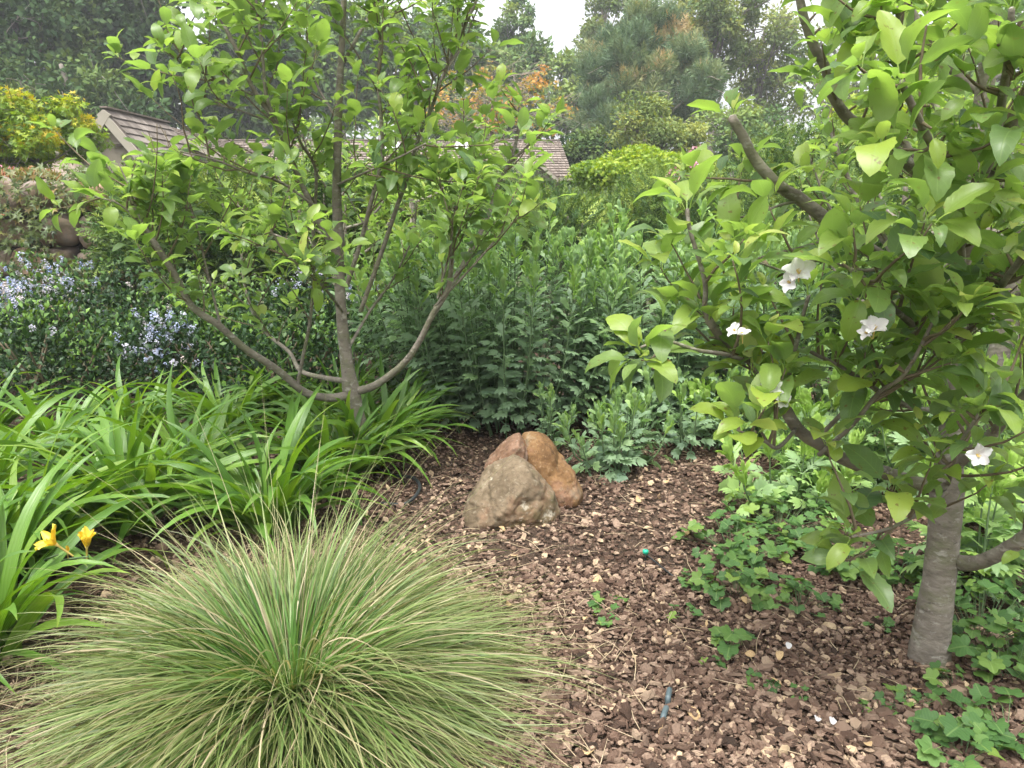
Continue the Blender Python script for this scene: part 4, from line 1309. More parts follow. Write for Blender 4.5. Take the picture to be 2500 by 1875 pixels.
boulder('boulder', 'grey-tan rounded triangular boulder lying in front of the other two', [(190, 1480), (190, 1330), (260, 1160), (400, 960), (560, 760), (720, 640), (870, 575), (1000, 560), (1110, 590), (1250, 700), (1450, 950), (1600, 1180), (1645, 1310), (1570, 1450), (1430, 1590), (1200, 1720), (900, 1740), (600, 1690), (350, 1600)], 3.0, .20, G['rockfront'], 1)
boulder('boulder', 'pinkish peaked boulder at the back left of the boulder group', [(560, 1100), (470, 850), (455, 740), (520, 620), (650, 470), (820, 300), (980, 195), (1040, 180), (1085, 215), (1150, 330), (1160, 410), (1180, 490), (1150, 640), (1150, 900), (1050, 1100)], 3.18, .15, G['rockpink'], 2, rough=.008)
boulder('boulder', 'orange-brown boulder at the right of the boulder group', [(1060, 260), (1100, 200), (1200, 180), (1350, 195), (1450, 255), (1530, 360), (1610, 520), (1750, 640), (1880, 780), (1935, 900), (1960, 1000), (1925, 1180), (1800, 1270), (1600, 1340), (1300, 1300), (1120, 1000), (1080, 700), (1060, 450)], 3.24, .17, G['rockorange'], 3, rough=.009)

# ------------------------------------------------------------------ small garden hardware and petals on the mulch
g_ = gnd(1575, 1372)
em = thing('drip_emitter', 'small drip emitter with round green cap standing in the mulch', 'drip emitter', (g_[0], g_[1], 0))
s = Soup(); tube(s, np.array([[0, 0, .0], [0, 0, .035]]), [.004, .004], 8); link('stake', s.mesh('stake', G['blackplastic']), em)
s = Soup(); tube(s, np.array([[0, 0, .033], [0, 0, .036], [0, -.002, .046], [0, -.002, .048]]), [.006, .011, .011, .009], 14); link('cap', s.mesh('cap', G['greencap']), em)
s = Soup(); tube(s, np.array([[0, -.002, .0482], [0, -.002, .0515]]), [.0035, .0025], 8); link('outlet', s.mesh('outlet', G['blackplastic']), em)
s = Soup()
pts = [gnd(1580, 1375) + [0, 0, .03], gnd(1600, 1390) + [0, 0, .028], gnd(1630, 1412) + [0, 0, .024], gnd(1665, 1430) + [0, 0, .012], gnd(1720, 1450)]
tube(s, catmull(pts, 5), [.0028], 6) if False else tube(s, catmull(pts, 5), [.0028, .0028], 6)
thing('drip_tube', 'thin black drip tube running from the green-capped emitter into the leafy patch', 'tube', (0, 0, 0), None, s.mesh('drip_tube', G['blackplastic']))
for k, ((a, b), (a2, b2), lab) in enumerate([((1634, 1700), (1630, 1722), 'short blue-grey tube piece showing through the mulch, upper one'), ((1626, 1745), (1618, 1770), 'short blue-grey tube piece showing through the mulch, lower one')]):
    s = Soup(); p0 = gnd(a, b) + [0, 0, .020]; p1 = gnd(a2, b2) + [0, 0, .022]
    tube(s, catmull([p0 - [0, 0, .02], p0, (p0 + p1) / 2 + [0, 0, .003], p1, p1 - [0, 0, .02]], 4), [.0075, .0075], 8)
    thing('tube_piece', lab, 'tube', (0, 0, 0), None, s.mesh('tube_piece', G['greycap']))
s = Soup()
pts = [gnd(905, 1150) + [0, 0, .02], gnd(960, 1175) + [0, 0, .03], gnd(1010, 1192) + [0, 0, .05], gnd(1025, 1215) + [0, 0, .04], gnd(990, 1240) + [0, 0, .02], gnd(930, 1235) + [0, 0, .012]]
tube(s, catmull(pts, 6), [.008, .008], 8)
thing('irrigation_hose', 'black irrigation hose looping out of the daylilies left of the boulders', 'hose', (0, 0, 0), None, s.mesh('irrigation_hose', G['blackplastic']))
for k, (a, b, lab) in enumerate([(1993, 1782, 'white fallen petal on the mulch, left of a pair'), (2030, 1790, 'white fallen petal on the mulch, right of a pair'), (1923, 1597, 'cream fallen petal on the mulch before the leafy patch')]):
    g_ = gnd(a, b)
    s = Soup(); s.inst(PET[k], np.array([[0, 0, 0.0]]), frames(np.array([[.4, 1, .3 * (k - 1)]]), np.array([[0, -.5, 1.0]])), np.array([.024]), np.array([.5]))
    o = thing('fallen_petal', lab, 'petal', (g_[0], g_[1], float(gh(g_[0], g_[1])) + .024), 'white petals lying on the mulch', s.mesh('fallen_petal', G['white']))
rgs = rng_of(12)
for k, (a, b, a2, b2, lab) in enumerate([(1500, 1290, 1600, 1312, 'pale dry twig lying right of the boulders'), (1560, 1410, 1570, 1450, 'pale upright dry twig near the drip emitter'), (1640, 1290, 1720, 1294, 'straight pale twig left of the leafy patch'), (1540, 1600, 1548, 1680, 'dry stick lying low in the mulch centre')]):
    s = Soup(); p0 = gnd(a, b) + [0, 0, .022]; p1 = gnd(a2, b2) + [0, 0, .025]
    tube(s, catmull([p0, (p0 + p1) / 2 + rgs.normal(0, .008, 3), p1], 5), [.0022, .0012], 5)
    thing('dry_twig', lab, 'twig', (0, 0, 0), 'dry twigs on the mulch', s.mesh('dry_twig', G['straw']))


# ------------------------------------------------------------------ shrubs made of a volume of leaves
def mound_points(rg_, n, boxes):
    """boxes: ellipsoids (cx,cy,cz,rx,ry,rz); surface-biased points and outward normals"""
    A = np.array(boxes, float)
    vol = (A[:, 3] * A[:, 5]) + (A[:, 3] * A[:, 4])
    k = rg_.choice(len(A), n, p=vol / vol.sum())
    v = unit(rg_.normal(0, 1, (n, 3)))
    v[:, 2] = np.abs(v[:, 2]) * np.where(rg_.random(n) < .8, 1, -1)
    r = 1 - .42 * rg_.random(n) ** 1.6 + .08 * rg_.random(n)
    lump = 1 + .16 * vnoise(A[k, :3] + v * A[k, 3:6], 2.2)
    P_ = A[k, :3] + v * A[k, 3:6] * (r * lump)[:, None]
    nr_ = unit(v / A[k, 3:6])
    ok = P_[:, 2] > 0.01
    return P_[ok], nr_[ok], r[ok]


def shrub(root, base, name, boxes, n, tm, mat, size, seed, tmean=.5, tvar=.2, up=.6, droop=0, nsing=0, part='leaf', key='', outw=.5, rest='foliage', topt=.0, minpx=10, sq=0.35):
    rg_ = rng_of(seed)
    P_, nr_, r_ = mound_points(rg_, n, boxes)
    k = len(P_)
    d_ = nr_ * outw + rg_.normal(0, .5, (k, 3)); d_[:, 2] += up - droop
    u_ = nr_ + rg_.normal(0, sq, (k, 3)); u_[:, 2] += .6
    cl = vnoise(P_, 3.0) * .5 + vnoise(P_, 9.0) * .3
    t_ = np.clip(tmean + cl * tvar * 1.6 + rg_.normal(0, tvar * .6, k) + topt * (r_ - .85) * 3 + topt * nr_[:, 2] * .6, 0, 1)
    lv = (P_, d_, u_, size * rg_.uniform(.7, 1.3, k), t_)
    foliage(root, lv, tm, mat, base, nsing, part, rest, seed=seed, key=key, minpx=minpx)
    return P_, nr_


# flowering shrub (ceanothus) on the left
def tops(px_, py_, Y):
    return at(px_, py_, Y)


cb = np.array([-2.6, 5.0, 0.0])
cean = thing('flowering_shrub', 'low spreading dark-leaved shrub with pale blue flower clusters behind the daylilies', 'shrub', cb)
boxes = []
rgc = rng_of(88)
for i in range(13):
    x_ = -4.9 + 3.55 * i / 12
    hz = .72 - .10 * (i / 12) + rgc.uniform(-.06, .06)
    boxes.append((x_, 4.75 + rgc.uniform(-.15, .2), .12, .42, .5, hz - .1))
    boxes.append((x_ + .15, 5.45 + rgc.uniform(-.15, .2), .15, .5, .55, hz + .02))
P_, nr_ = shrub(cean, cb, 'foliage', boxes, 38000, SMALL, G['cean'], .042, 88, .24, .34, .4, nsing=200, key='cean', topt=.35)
# its branches and dark core
s = Soup()
for b in boxes:
    for k in range(4):
        a = rgc.uniform(0, 6.28)
        tube(s, catmull([[b[0], b[1], 0], [b[0] + .15 * math.cos(a), b[1] + .15 * math.sin(a), b[5] * .4], [b[0] + .3 * math.cos(a), b[1] + .3 * math.sin(a), b[5] * .85]], 4), [.012, .005], 5)
link('stems', s.mesh('stems', G['twig'], cb), cean, kind='stuff')


def puff(rg_, n=26, elong=1.5):
    V = []; F = []; uv = []
    for i in range(n):
        v = unit(rg_.normal(0, 1, 3)) * rg_.uniform(.25, .5); v[1] *= elong; v[1] += .5
        e = unit(rg_.normal(0, 1, 3)); g = unit(np.cross(v, e)); k = len(V)
        w_ = rg_.uniform(.10, .17)
        V += [v - e * w_, v - g * w_, v + e * w_, v + g * w_]; uv += [(0, .5)] * 4; F.append((k, k + 1, k + 2, k + 3))
    return T(V, uv, F4=F)


PUFF = [puff(rT) for _ in range(5)]
rgp = rng_of(90)
up_i = np.where((nr_[:, 2] > .15) & (nr_[:, 1] < .6))[0]
dens = vnoise(P_[up_i], 1.7) + .8 * nr_[up_i, 2] + rgp.normal(0, .25, len(up_i)) + .35
sel = up_i[np.argsort(-dens)[:900]]
sel = rgp.permutation(sel)[:620]
lvp = (P_[sel] + nr_[sel] * .015, nr_[sel] + rgp.normal(0, .3, (len(sel), 3)) + [0, 0, .5], rgp.normal(0, 1, (len(sel), 3)), rgp.uniform(.032, .062, len(sel)), np.clip(rgp.beta(1.8, 2.0, len(sel)), 0, 1))
foliage(cean, lvp, PUFF, G['ceanflower'], cb, 300, 'flower_cluster', 'flower_clusters', key='puff', seed=91)


# conifer hedges
def hedge(name, label, boxes, n, size, seed, tmean, tvar, tm=SPRAY, mat='yew', cat='hedge', nsing=200, topt=.35, up=.35, outw=.7):
    b = np.mean(np.array(boxes)[:, :2], 0); base = np.array([b[0], b[1], 0.0])
    root = thing(name, label, cat, base)
    rg_ = rng_of(seed)
    s_ = Soup()
    for bx_ in boxes:
        for k in range(5):
            a = rg_.uniform(0, 6.28); q = np.array([bx_[0], bx_[1], 0])
            tube(s_, catmull([q, q + [.3 * bx_[3] * math.cos(a), .3 * bx_[4] * math.sin(a), (bx_[2] + bx_[5]) * .45], q + [.6 * bx_[3] * math.cos(a), .6 * bx_[4] * math.sin(a), (bx_[2] + bx_[5]) * .85]], 4), [.03, .01], 5)
    link('trunk', s_.mesh('trunk', G['farbark'], base), root)
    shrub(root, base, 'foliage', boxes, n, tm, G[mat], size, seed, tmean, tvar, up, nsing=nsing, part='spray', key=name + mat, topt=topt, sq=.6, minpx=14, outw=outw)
    return root


rgh = rng_of(95)
bx = []
for i in range(8):
    x_ = -3.45 + 2.95 * i / 7
    top = 1.62 - .1 * (i > 5) + rgh.uniform(-.12, .1)
    bx.append((x_, 7.4 + rgh.uniform(-.2, .2), .75, .55, .7, top - .75))
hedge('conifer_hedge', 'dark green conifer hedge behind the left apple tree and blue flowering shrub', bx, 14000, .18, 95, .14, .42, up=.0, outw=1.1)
bx = []
for i in range(9):
    x_ = -.7 + 4.4 * i / 8
    top = 1.52 + .12 * math.sin(i * 1.9) + rgh.uniform(-.08, .1)
    bx.append((x_, 8.2 + rgh.uniform(-.3, .3), .7, .6, .7, top - .7))
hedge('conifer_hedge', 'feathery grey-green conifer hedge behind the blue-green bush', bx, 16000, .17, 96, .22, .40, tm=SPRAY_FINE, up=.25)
bx = []
for i in range(8):
    x_ = 3.0 + 4.8 * i / 7
    top = 2.05 + .12 * math.sin(i * 1.3) + rgh.uniform(-.1, .1)
    bx.append((x_, 9.2 + rgh.uniform(-.3, .3), .85, .75, .7, top - .85))
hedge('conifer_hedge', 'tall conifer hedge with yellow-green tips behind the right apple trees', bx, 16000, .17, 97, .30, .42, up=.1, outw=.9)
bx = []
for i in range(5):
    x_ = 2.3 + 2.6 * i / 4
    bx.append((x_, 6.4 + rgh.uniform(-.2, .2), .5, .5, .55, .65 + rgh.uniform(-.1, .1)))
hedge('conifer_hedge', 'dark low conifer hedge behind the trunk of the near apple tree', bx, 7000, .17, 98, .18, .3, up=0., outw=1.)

# lime maple and its neighbours
def bush(name, label, px_, py_top, py_bot, wpx, Y, n, tm, mat, size, seed, tmean=.5, tvar=.25, up=.2, cat='tree', nsing=150, lumps=9, topt=.2, key='', trunkz=0):
    top = at(px_, py_top, Y); bot = at(px_, py_bot, Y); w_ = wpx / FPX * Y
    c = (top + bot) / 2; H = (top[2] - bot[2]) / 2
    base = np.array([c[0], Y, 0.0])
    root = thing(name, label, cat, base)
    rg_ = rng_of(seed)
    boxes = [(c[0], Y, c[2], w_ * .36, w_ * .36, H * .8)]
    for i in range(lumps):
        v = unit(rg_.normal(0, 1, 3)); v[2] = v[2] * .8 + .2
        boxes.append((c[0] + v[0] * w_ * .3, Y + v[1] * w_ * .3, c[2] + v[2] * H * .52, w_ * rg_.uniform(.15, .22), w_ * rg_.uniform(.15, .22), H * rg_.uniform(.32, .45)))
    s_ = Soup()
    tube(s_, catmull([base, base + [.05, 0, c[2] * .5], [c[0], Y, c[2]]], 4), [w_ * .03, w_ * .018], 7)
    link('trunk', s_.mesh('trunk', G['farbark'], base), root)
    s_ = Soup()
    for b_ in boxes[1:]:
        tube(s_, catmull([base + [0, 0, max(.2, c[2] - H * .9)], (np.array(b_[:3]) + [c[0], Y, c[2] - H * .5]) / 2, np.array(b_[:3]) + [0, 0, b_[5] * .5]], 4), [w_ * .012, w_ * .004], 5)
    link('limbs', s_.mesh('limbs', G['farbark'], base), root)
    shrub(root, base, 'foliage', boxes, n, tm, G[mat], size, seed, tmean, tvar, up, nsing=nsing, key=key or mat, topt=topt, rest='crown', minpx=14)


bush('lime_maple', 'bright lime green mounded maple behind the middle hedge', 1560, 352, 520, 340, 12.0, 17000, MAPLE, 'maple', .052, 120, .42, .38, cat='tree', nsing=100, lumps=16)
bush('golden_bush', 'golden bush seen through the left apple tree below the skylights', 1010, 375, 520, 190, 13.0, 3500, MAPLE, 'yellow', .08, 122, .5, .3, nsing=60)
bush('lime_bush', 'lime green bush glimpsed behind the stem of the left apple tree', 860, 400, 540, 160, 12.5, 2500, MAPLE, 'maple', .08, 123, .6, .3, nsing=60)
bush('lime_bush', 'lime green shrub glimpsed between the trunks of the right apple trees', 2200, 190, 520, 380, 12.0, 7000, MAPLE, 'maple', .085, 124, .55, .3, nsing=100)
bush('red_tipped_shrub', 'shrub with reddish new shoots on top of the stone wall', 70, 415, 480, 220, 9.0, 2200, NARROW, 'vine', .08, 125, .50, .3, cat='shrub', nsing=120, topt=.4, up=.7)
# pink flower spikes
for k, (a, b, lab) in enumerate([(1702, 392, 'tall pink flower spike beside the lime maple'), (1640, 445, 'pale pink flower spray low in front of the lime maple'), (30, 442, 'pink-red flowering sprig at the far left above the stone wall')]):
    p0 = at(a, b, 9.0); rg_ = rng_of(130 + k)
    root = thing('pink_flower', lab, 'flower', (p0[0], 9.0, p0[2] - .3))
    s = Soup(); tube(s, np.array([[0, 0, -.2], [0, 0, .15], [.01, 0, .4]]), [.008, .003], 5); link('stalk', s.mesh('stalk', G['greystem']), root)
    s = Soup(); m = 90
    q = np.stack([rg_.normal(0, .05, m), rg_.normal(0, .05, m), .3 + rg_.uniform(-.16, .16, m)], -1)
    for j in range(4):
        s.inst(PET[j], q[j::4], frames(rg_.normal(0, 1, (len(q[j::4]), 3)), rg_.normal(0, 1, (len(q[j::4]), 3))), rg_.uniform(.025, .04, len(q[j::4])), rg_.random(len(q[j::4])))
    link('petals', s.mesh('petals', G['pinkpetal']), root, kind='stuff')

# ------------------------------------------------------------------ stone wall at the left with vine
Yw = 7.6
wb = at(40, 720, Yw); wb = np.array([wb[0], Yw, 0.0])
wall = thing('stone_wall', 'rough garden wall of large brown and orange boulders at the left edge', 'wall', wb)
s = Soup(); box(s, -2.2, 1.0, .12, .5, 0, 1.52); link('wall_core', s.mesh('wall_core', G['mortar']), wall)


def rock_mesh(seed, mat, sx, sy, sz, sub=24, rough=.24):
    A = np.linspace(-np.pi, np.pi, sub, endpoint=False); Bn = sub // 2; V = []
    for j in range(Bn + 1):
        ph = -np.pi / 2 + np.pi * j / Bn; k = np.abs(np.cos(ph)) ** .4 if 0 < j < Bn else 0
        V.append(np.stack([k * np.sign(np.cos(A)) * np.abs(np.cos(A)) ** .75, np.full(sub, np.sin(ph)), k * np.sign(np.sin(A)) * np.abs(np.sin(A)) ** .75], -1))
    V = np.concatenate(V); V = V * (1 + rough * vnoise(V + seed * 7.7, 1.4)[:, None] + rough * .4 * vnoise(V + seed, 4)[:, None])
    V = V * [sx, sy, sz]
    i = np.arange(Bn)[:, None] * sub; j = np.arange(sub)[None]
    F = np.stack([(i + j).ravel(), (i + (j + 1) % sub).ravel(), (i + sub + (j + 1) % sub).ravel(), (i + sub + j).ravel()], 1)
    s_ = Soup(); s_.raw(V, np.full((len(V), 3), .5), None, F)
    return s_.mesh('stone', mat)


rgw = rng_of(140)
k = 0
for row, (z0, hh) in enumerate(((.12, .17), (.44, .17), (.76, .17), (1.08, .17), (1.40, .17))):
    x_ = -2.0 + rgw.uniform(0, .2)
    while x_ < .95:
        w_ = rgw.uniform(.13, .30)
        o = link('stone', rock_mesh(k, G['terracotta'] if rgw.random() < .08 else G['wallstone'], w_, .17, hh * rgw.uniform(.85, 1.05)), wall, (x_ + w_, .06 + rgw.uniform(-.03, .05), z0 + rgw.uniform(-.02, .02)))
        o.rotation_euler = (0, rgw.uniform(-.15, .15), 0)
        x_ += 2 * w_ - .01; k += 1
# square tan block low in the wall
pb = at(92, 672, Yw - .2)
s = Soup(); box(s, -.14, .14, -.08, .1, -.17, .17); o = link('tan_block', s.mesh('tan_block', G['terracotta']), wall, (pb[0] - wb[0], -.12, pb[2])); 
vb = np.array([wb[0], Yw - .2, 0])
vine = thing('climbing_vine', 'green and reddish creeper hanging over the stone wall', 'vine', vb)
rgv = rng_of(141)
n = 4200
P_ = np.stack([wb[0] + rgv.uniform(-2.2, 1.15, n), Yw - .14 - rgv.uniform(0, .16, n), rgv.uniform(.05, 1.68, n)], -1)
den = vnoise(P_ * [1, 0, 1], 2.3) + .35 * (P_[:, 0] - wb[0]) + .25 * (P_[:, 2] - .8)
keep = den > .10
P_ = P_[keep]; n = len(P_)
dv = np.stack([rgv.normal(0, .5, n), -.5 + rgv.normal(0, .3, n), -.6 + rgv.normal(0, .5, n)], -1)
uv_ = np.stack([rgv.normal(0, .3, n), np.full(n, -1.0), .6 + rgv.normal(0, .3, n)], -1)
foliage(vine, (P_, dv, uv_, rgv.uniform(.05, .09, n), np.clip(.28 + .22 * (P_[:, 2] - .6) + rgv.normal(0, .16, n), 0, 1)), MAPLE, G['vine'], vb, 200, key='vine', rest='foliage', seed=142)
s = Soup()
for i in range(26):
    x_ = wb[0] + rgv.uniform(-2.0, .6)
    tube(s, catmull([[x_, Yw - .15, 0], [x_ + rgv.normal(0, .1), Yw - .18, .5], [x_ + rgv.normal(0, .2), Yw - .18, 1.0], [x_ + rgv.normal(0, .3), Yw - .12, 1.4]], 4), [.008, .003], 4)
link('stems', s.mesh('stems', G['twig'], vb), vine, kind='stuff')

# ------------------------------------------------------------------ house and beige wall
b = at(70, 400, 13.0)
gw = thing('stucco_wall', 'plain beige stucco wall behind the golden tree at the left edge', 'wall', (b[0], 13.0, 0))
s = Soup(); box(s, -4.5, .75, 0, .25, 0, 2.18); link('wall_panel', s.mesh('wall_panel', G['stucco']), gw)
s = Soup(); box(s, -4.55, .80, -.04, .29, 2.18, 2.25); link('coping', s.mesh('coping', G['trim']), gw)

pk = at(262, 268, 17.0)
hb = np.array([pk[0], 17.0, 0.0])
house = thing('house', 'beige house with weathered wooden shingle roofs and cream gable trim', 'house', hb)
zr = pk[2]


def slope_roof(parent, name, a, b, c, d, rows, cols, mat, th=.03, single=False, seed=0, jit=.01):
    """a,b ridge ends; d,c eave ends (a above d, b above c). Base slab + shingles."""
    a, b, c, d = [np.array(q, float) for q in (a, b, c, d)]
    nrm = unit(np.cross(b - a, d - a)); 
    if nrm[2] < 0: nrm = -nrm
    s_ = Soup()
    hexa(s_, [q - nrm * .06 for q in (a, b, c, d)] + [q - nrm * .01 for q in (a, b, c, d)], .2)
    base_o = link(name, s_.mesh(name, mat, hb), parent)
    rg_ = rng_of(seed)
    rest = Soup(); cnt = 0
    for r in range(rows):
        v0 = r / rows; v1 = (r + 1.12) / rows
        v1 = min(v1, 1.03)
        xs = np.cumsum(rg_.uniform(.7, 1.3, cols)); xs = np.concatenate([[0], xs / xs[-1]])
        for k in range(cols):
            u0, u1 = xs[k] + .0006, xs[k + 1] - .0006
            L0 = a + (d - a) * v0; R0_ = b + (c - b) * v0; L1 = a + (d - a) * v1; R1 = b + (c - b) * v1
            q = [L0 + (R0_ - L0) * u0, L0 + (R0_ - L0) * u1, L1 + (R1 - L1) * u1 + unit(d - a) * rg_.uniform(-jit, jit), L1 + (R1 - L1) * u0 + unit(d - a) * rg_.uniform(-jit, jit)]
            lo = [q[0] + nrm * .0, q[1] + nrm * .0, q[2] + nrm * .012, q[3] + nrm * .012]
            hi_ = [q[0] + nrm * .01, q[1] + nrm * .01, q[2] + nrm * (.012 + th), q[3] + nrm * (.012 + th)]
            t_ = float(np.round(np.clip(rg_.normal(.5, .22), 0, 1) * 6) / 6)
            if single and cnt < 300:
                s1 = Soup(); hexa(s1, lo + hi_, t_)
                link('shingle', s1.mesh('shingle', mat, hb, False), base_o)
                cnt += 1
            else:
                hexa(rest, lo + hi_, t_)
    if rest.n:
        link('shingles', rest.mesh('shingles', mat, hb, False), base_o, kind='stuff')
    return base_o


def beam(parent, name, p0, p1, w, h, mat):
    p0 = np.array(p0, float); p1 = np.array(p1, float); dd = unit(p1 - p0)
    sx = unit(np.cross(dd, [0, 0, 1.0])); up_ = np.cross(sx, dd)
    s_ = Soup()
    P_ = [p0 - sx * w / 2 - up_ * h, p0 + sx * w / 2 - up_ * h, p1 + sx * w / 2 - up_ * h, p1 - sx * w / 2 - up_ * h]
    hexa(s_, P_ + [q + up_ * h for q in P_])
    return link(name, s_.mesh(name, mat, hb, False), parent)


# gable A
xr = pk[0]; hw = 1.75; drop = 2.25; yA0, yA1 = 17.0, 19.6
ez = zr - drop
slope_roof(house, 'roof', (xr, yA0 - .12, zr), (xr + .12, yA1, zr), (xr + hw + .12, yA1, ez), (xr + hw, yA0 - .12, ez), 14, 15, G['shingle'], single=True, seed=150)
slope_roof(house, 'roof', (xr, yA1, zr), (xr, yA0 - .12, zr), (xr - hw, yA0 - .12, ez), (xr - hw, yA1, ez), 10, 10, G['shingle'], seed=151)
beam(house, 'bargeboard', (xr - .01, yA0 - .16, zr - .02), (xr + hw, yA0 - .16, ez - .02), .06, .17, G['trim'])
beam(house, 'bargeboard', (xr + .01, yA0 - .165, zr - .02), (xr - hw, yA0 - .165, ez - .02), .06, .17, G['trim'])
beam(house, 'ridge_cap', (xr, yA0 - .16, zr + .055), (xr + .12, yA1, zr + .055), .16, .03, G['shingle_dark'])
s = Soup()
V = [(xr - hw + .12, yA0, 0), (xr + hw - .12, yA0, 0), (xr + hw - .12, yA0, ez + .05), (xr, yA0, zr - .12), (xr - hw + .12, yA0, ez + .05)]
V2 = [(a_, yA1, c_) for a_, _, c_ in V]
s.raw(V + V2, [(0, 0, .5)] * 10, [(2, 3, 4)], [(0, 1, 2, 4), (1, 6, 7, 2), (0, 4, 9, 5)])
link('wall', s.mesh('wall', G['wallpaint'], hb, False), house)
s = Soup(); box(s, -.02, .34, -.05, .0, -.09, .0); vent = link('gable_vent', s.mesh('gable_vent', G['trim']), house, (.07, .0, zr - .68))
s = Soup()
for i in range(4):
    box(s, .01, .31, -.065, -.05, -.08 + i * .02, -.07 + i * .02)
link('louvre', s.mesh('louvre', G['mortar']), vent)
# gable B behind, lower pitch
pB = at(365, 298, 19.7); xB, zB = pB[0], pB[2]
wB = 3.4; dB = 1.45
slope_roof(house, 'roof', (xB, 19.6, zB), (xB, 25.5, zB), (xB + wB, 25.5, zB - dB), (xB + wB, 19.6, zB - dB), 16, 40, G['shingle_dark'], seed=152)
beam(house, 'bargeboard', (xB, 19.56, zB - .02), (xB + wB, 19.56, zB - dB - .02), .06, .15, G['trim'])
s = Soup(); s.raw([(xB, 19.72, 0), (xB + wB - .3, 19.72, 0), (xB + wB - .3, 19.72, zB - dB + .05), (xB, 19.72, zB - .15)], [(0, 0, .5)] * 4, None, [(0, 1, 2, 3)])
link('wall', s.mesh('wall', G['wallpaint'], hb, False), house)
# long main roof C
a = at(480, 346, 27.0); b = at(1368, 344, 27.0); d = at(420, 432, 24.0); c = at(1400, 432, 24.0)
zrC = (a[2] + b[2]) / 2; zeC = (c[2] + d[2]) / 2
a[2] = b[2] = zrC; c[2] = d[2] = zeC
slope_roof(house, 'roof', a, b, c, d, 15, 95, G['shingle_dark'], seed=153, th=.035)
slope_roof(house, 'roof', b, a, (d[0], 30.0, zeC), (c[0], 30.0, zeC), 4, 30, G['shingle_dark'], seed=154)
beam(house, 'ridge_cap', a + [0, 0, .06], b + [0, 0, .06], .2, .04, G['shingle_dark'])
beam(house, 'gutter', d + [0, -.06, -.02], c + [0, -.06, -.02], .10, .10, G['trim'])
s = Soup()
box(s, a[0] - hb[0] + .2, c[0] - hb[0] - .2, 24.4 - 17, 29.6 - 17, 0, zeC - .05)
link('wall', s.mesh('wall', G['wallpaint']), house)
nC = unit(np.cross(b - a, d - a)); nC = nC if nC[2] > 0 else -nC
for (pa, pb_) in ((925, 985), (1105, 1160)):
    f0 = (pa - 480) / (1368 - 480); f1 = (pb_ - 480) / (1368 - 480)
    q = [a + (b - a) * f0 + (d - a) * .18, a + (b - a) * f1 + (c - b) * .18, a + (b - a) * f1 + (c - b) * .42, a + (b - a) * f0 + (d - a) * .42]
    s = Soup(); hexa(s, [v + nC * .03 for v in q] + [v + nC * .14 for v in q]); fr = link('skylight', s.mesh('skylight', G['trim'], hb, False), house)
    qc = sum(q) / 4
    s = Soup(); hexa(s, [qc + (v - qc) * .88 + nC * .142 for v in q] + [qc + (v - qc) * .7 + nC * .22 for v in q]); link('glazing', s.mesh('glazing', G['skylight'], hb), fr)
# small gablet near the right end
p0 = at(1312, 393, 23.6)
s = Soup(); s.raw([(p0[0] - .55, 23.6, p0[2] - .5), (p0[0] + .55, 23.6, p0[2] - .5), (p0[0], 23.6, p0[2] - .03)], [(0, 0, .5)] * 3, [(0, 1, 2)]); gab = link('gablet', s.mesh('gablet', G['wallpaint'], hb, False), house)
for sg in (-1, 1):
    slope_roof(gab, 'gablet_roof', (p0[0], 23.5, p0[2]), (p0[0], 24.6, p0[2]), (p0[0] + sg * .65, 24.6, p0[2] - .55), (p0[0] + sg * .65, 23.5, p0[2] - .55), 4, 5, G['shingle_dark'], seed=155 + sg)
    beam(gab, 'gablet_trim', (p0[0], 23.46 + sg * .004, p0[2]), (p0[0] + sg * .65, 23.46 + sg * .004, p0[2] - .55), .04, .09, G['trim'])


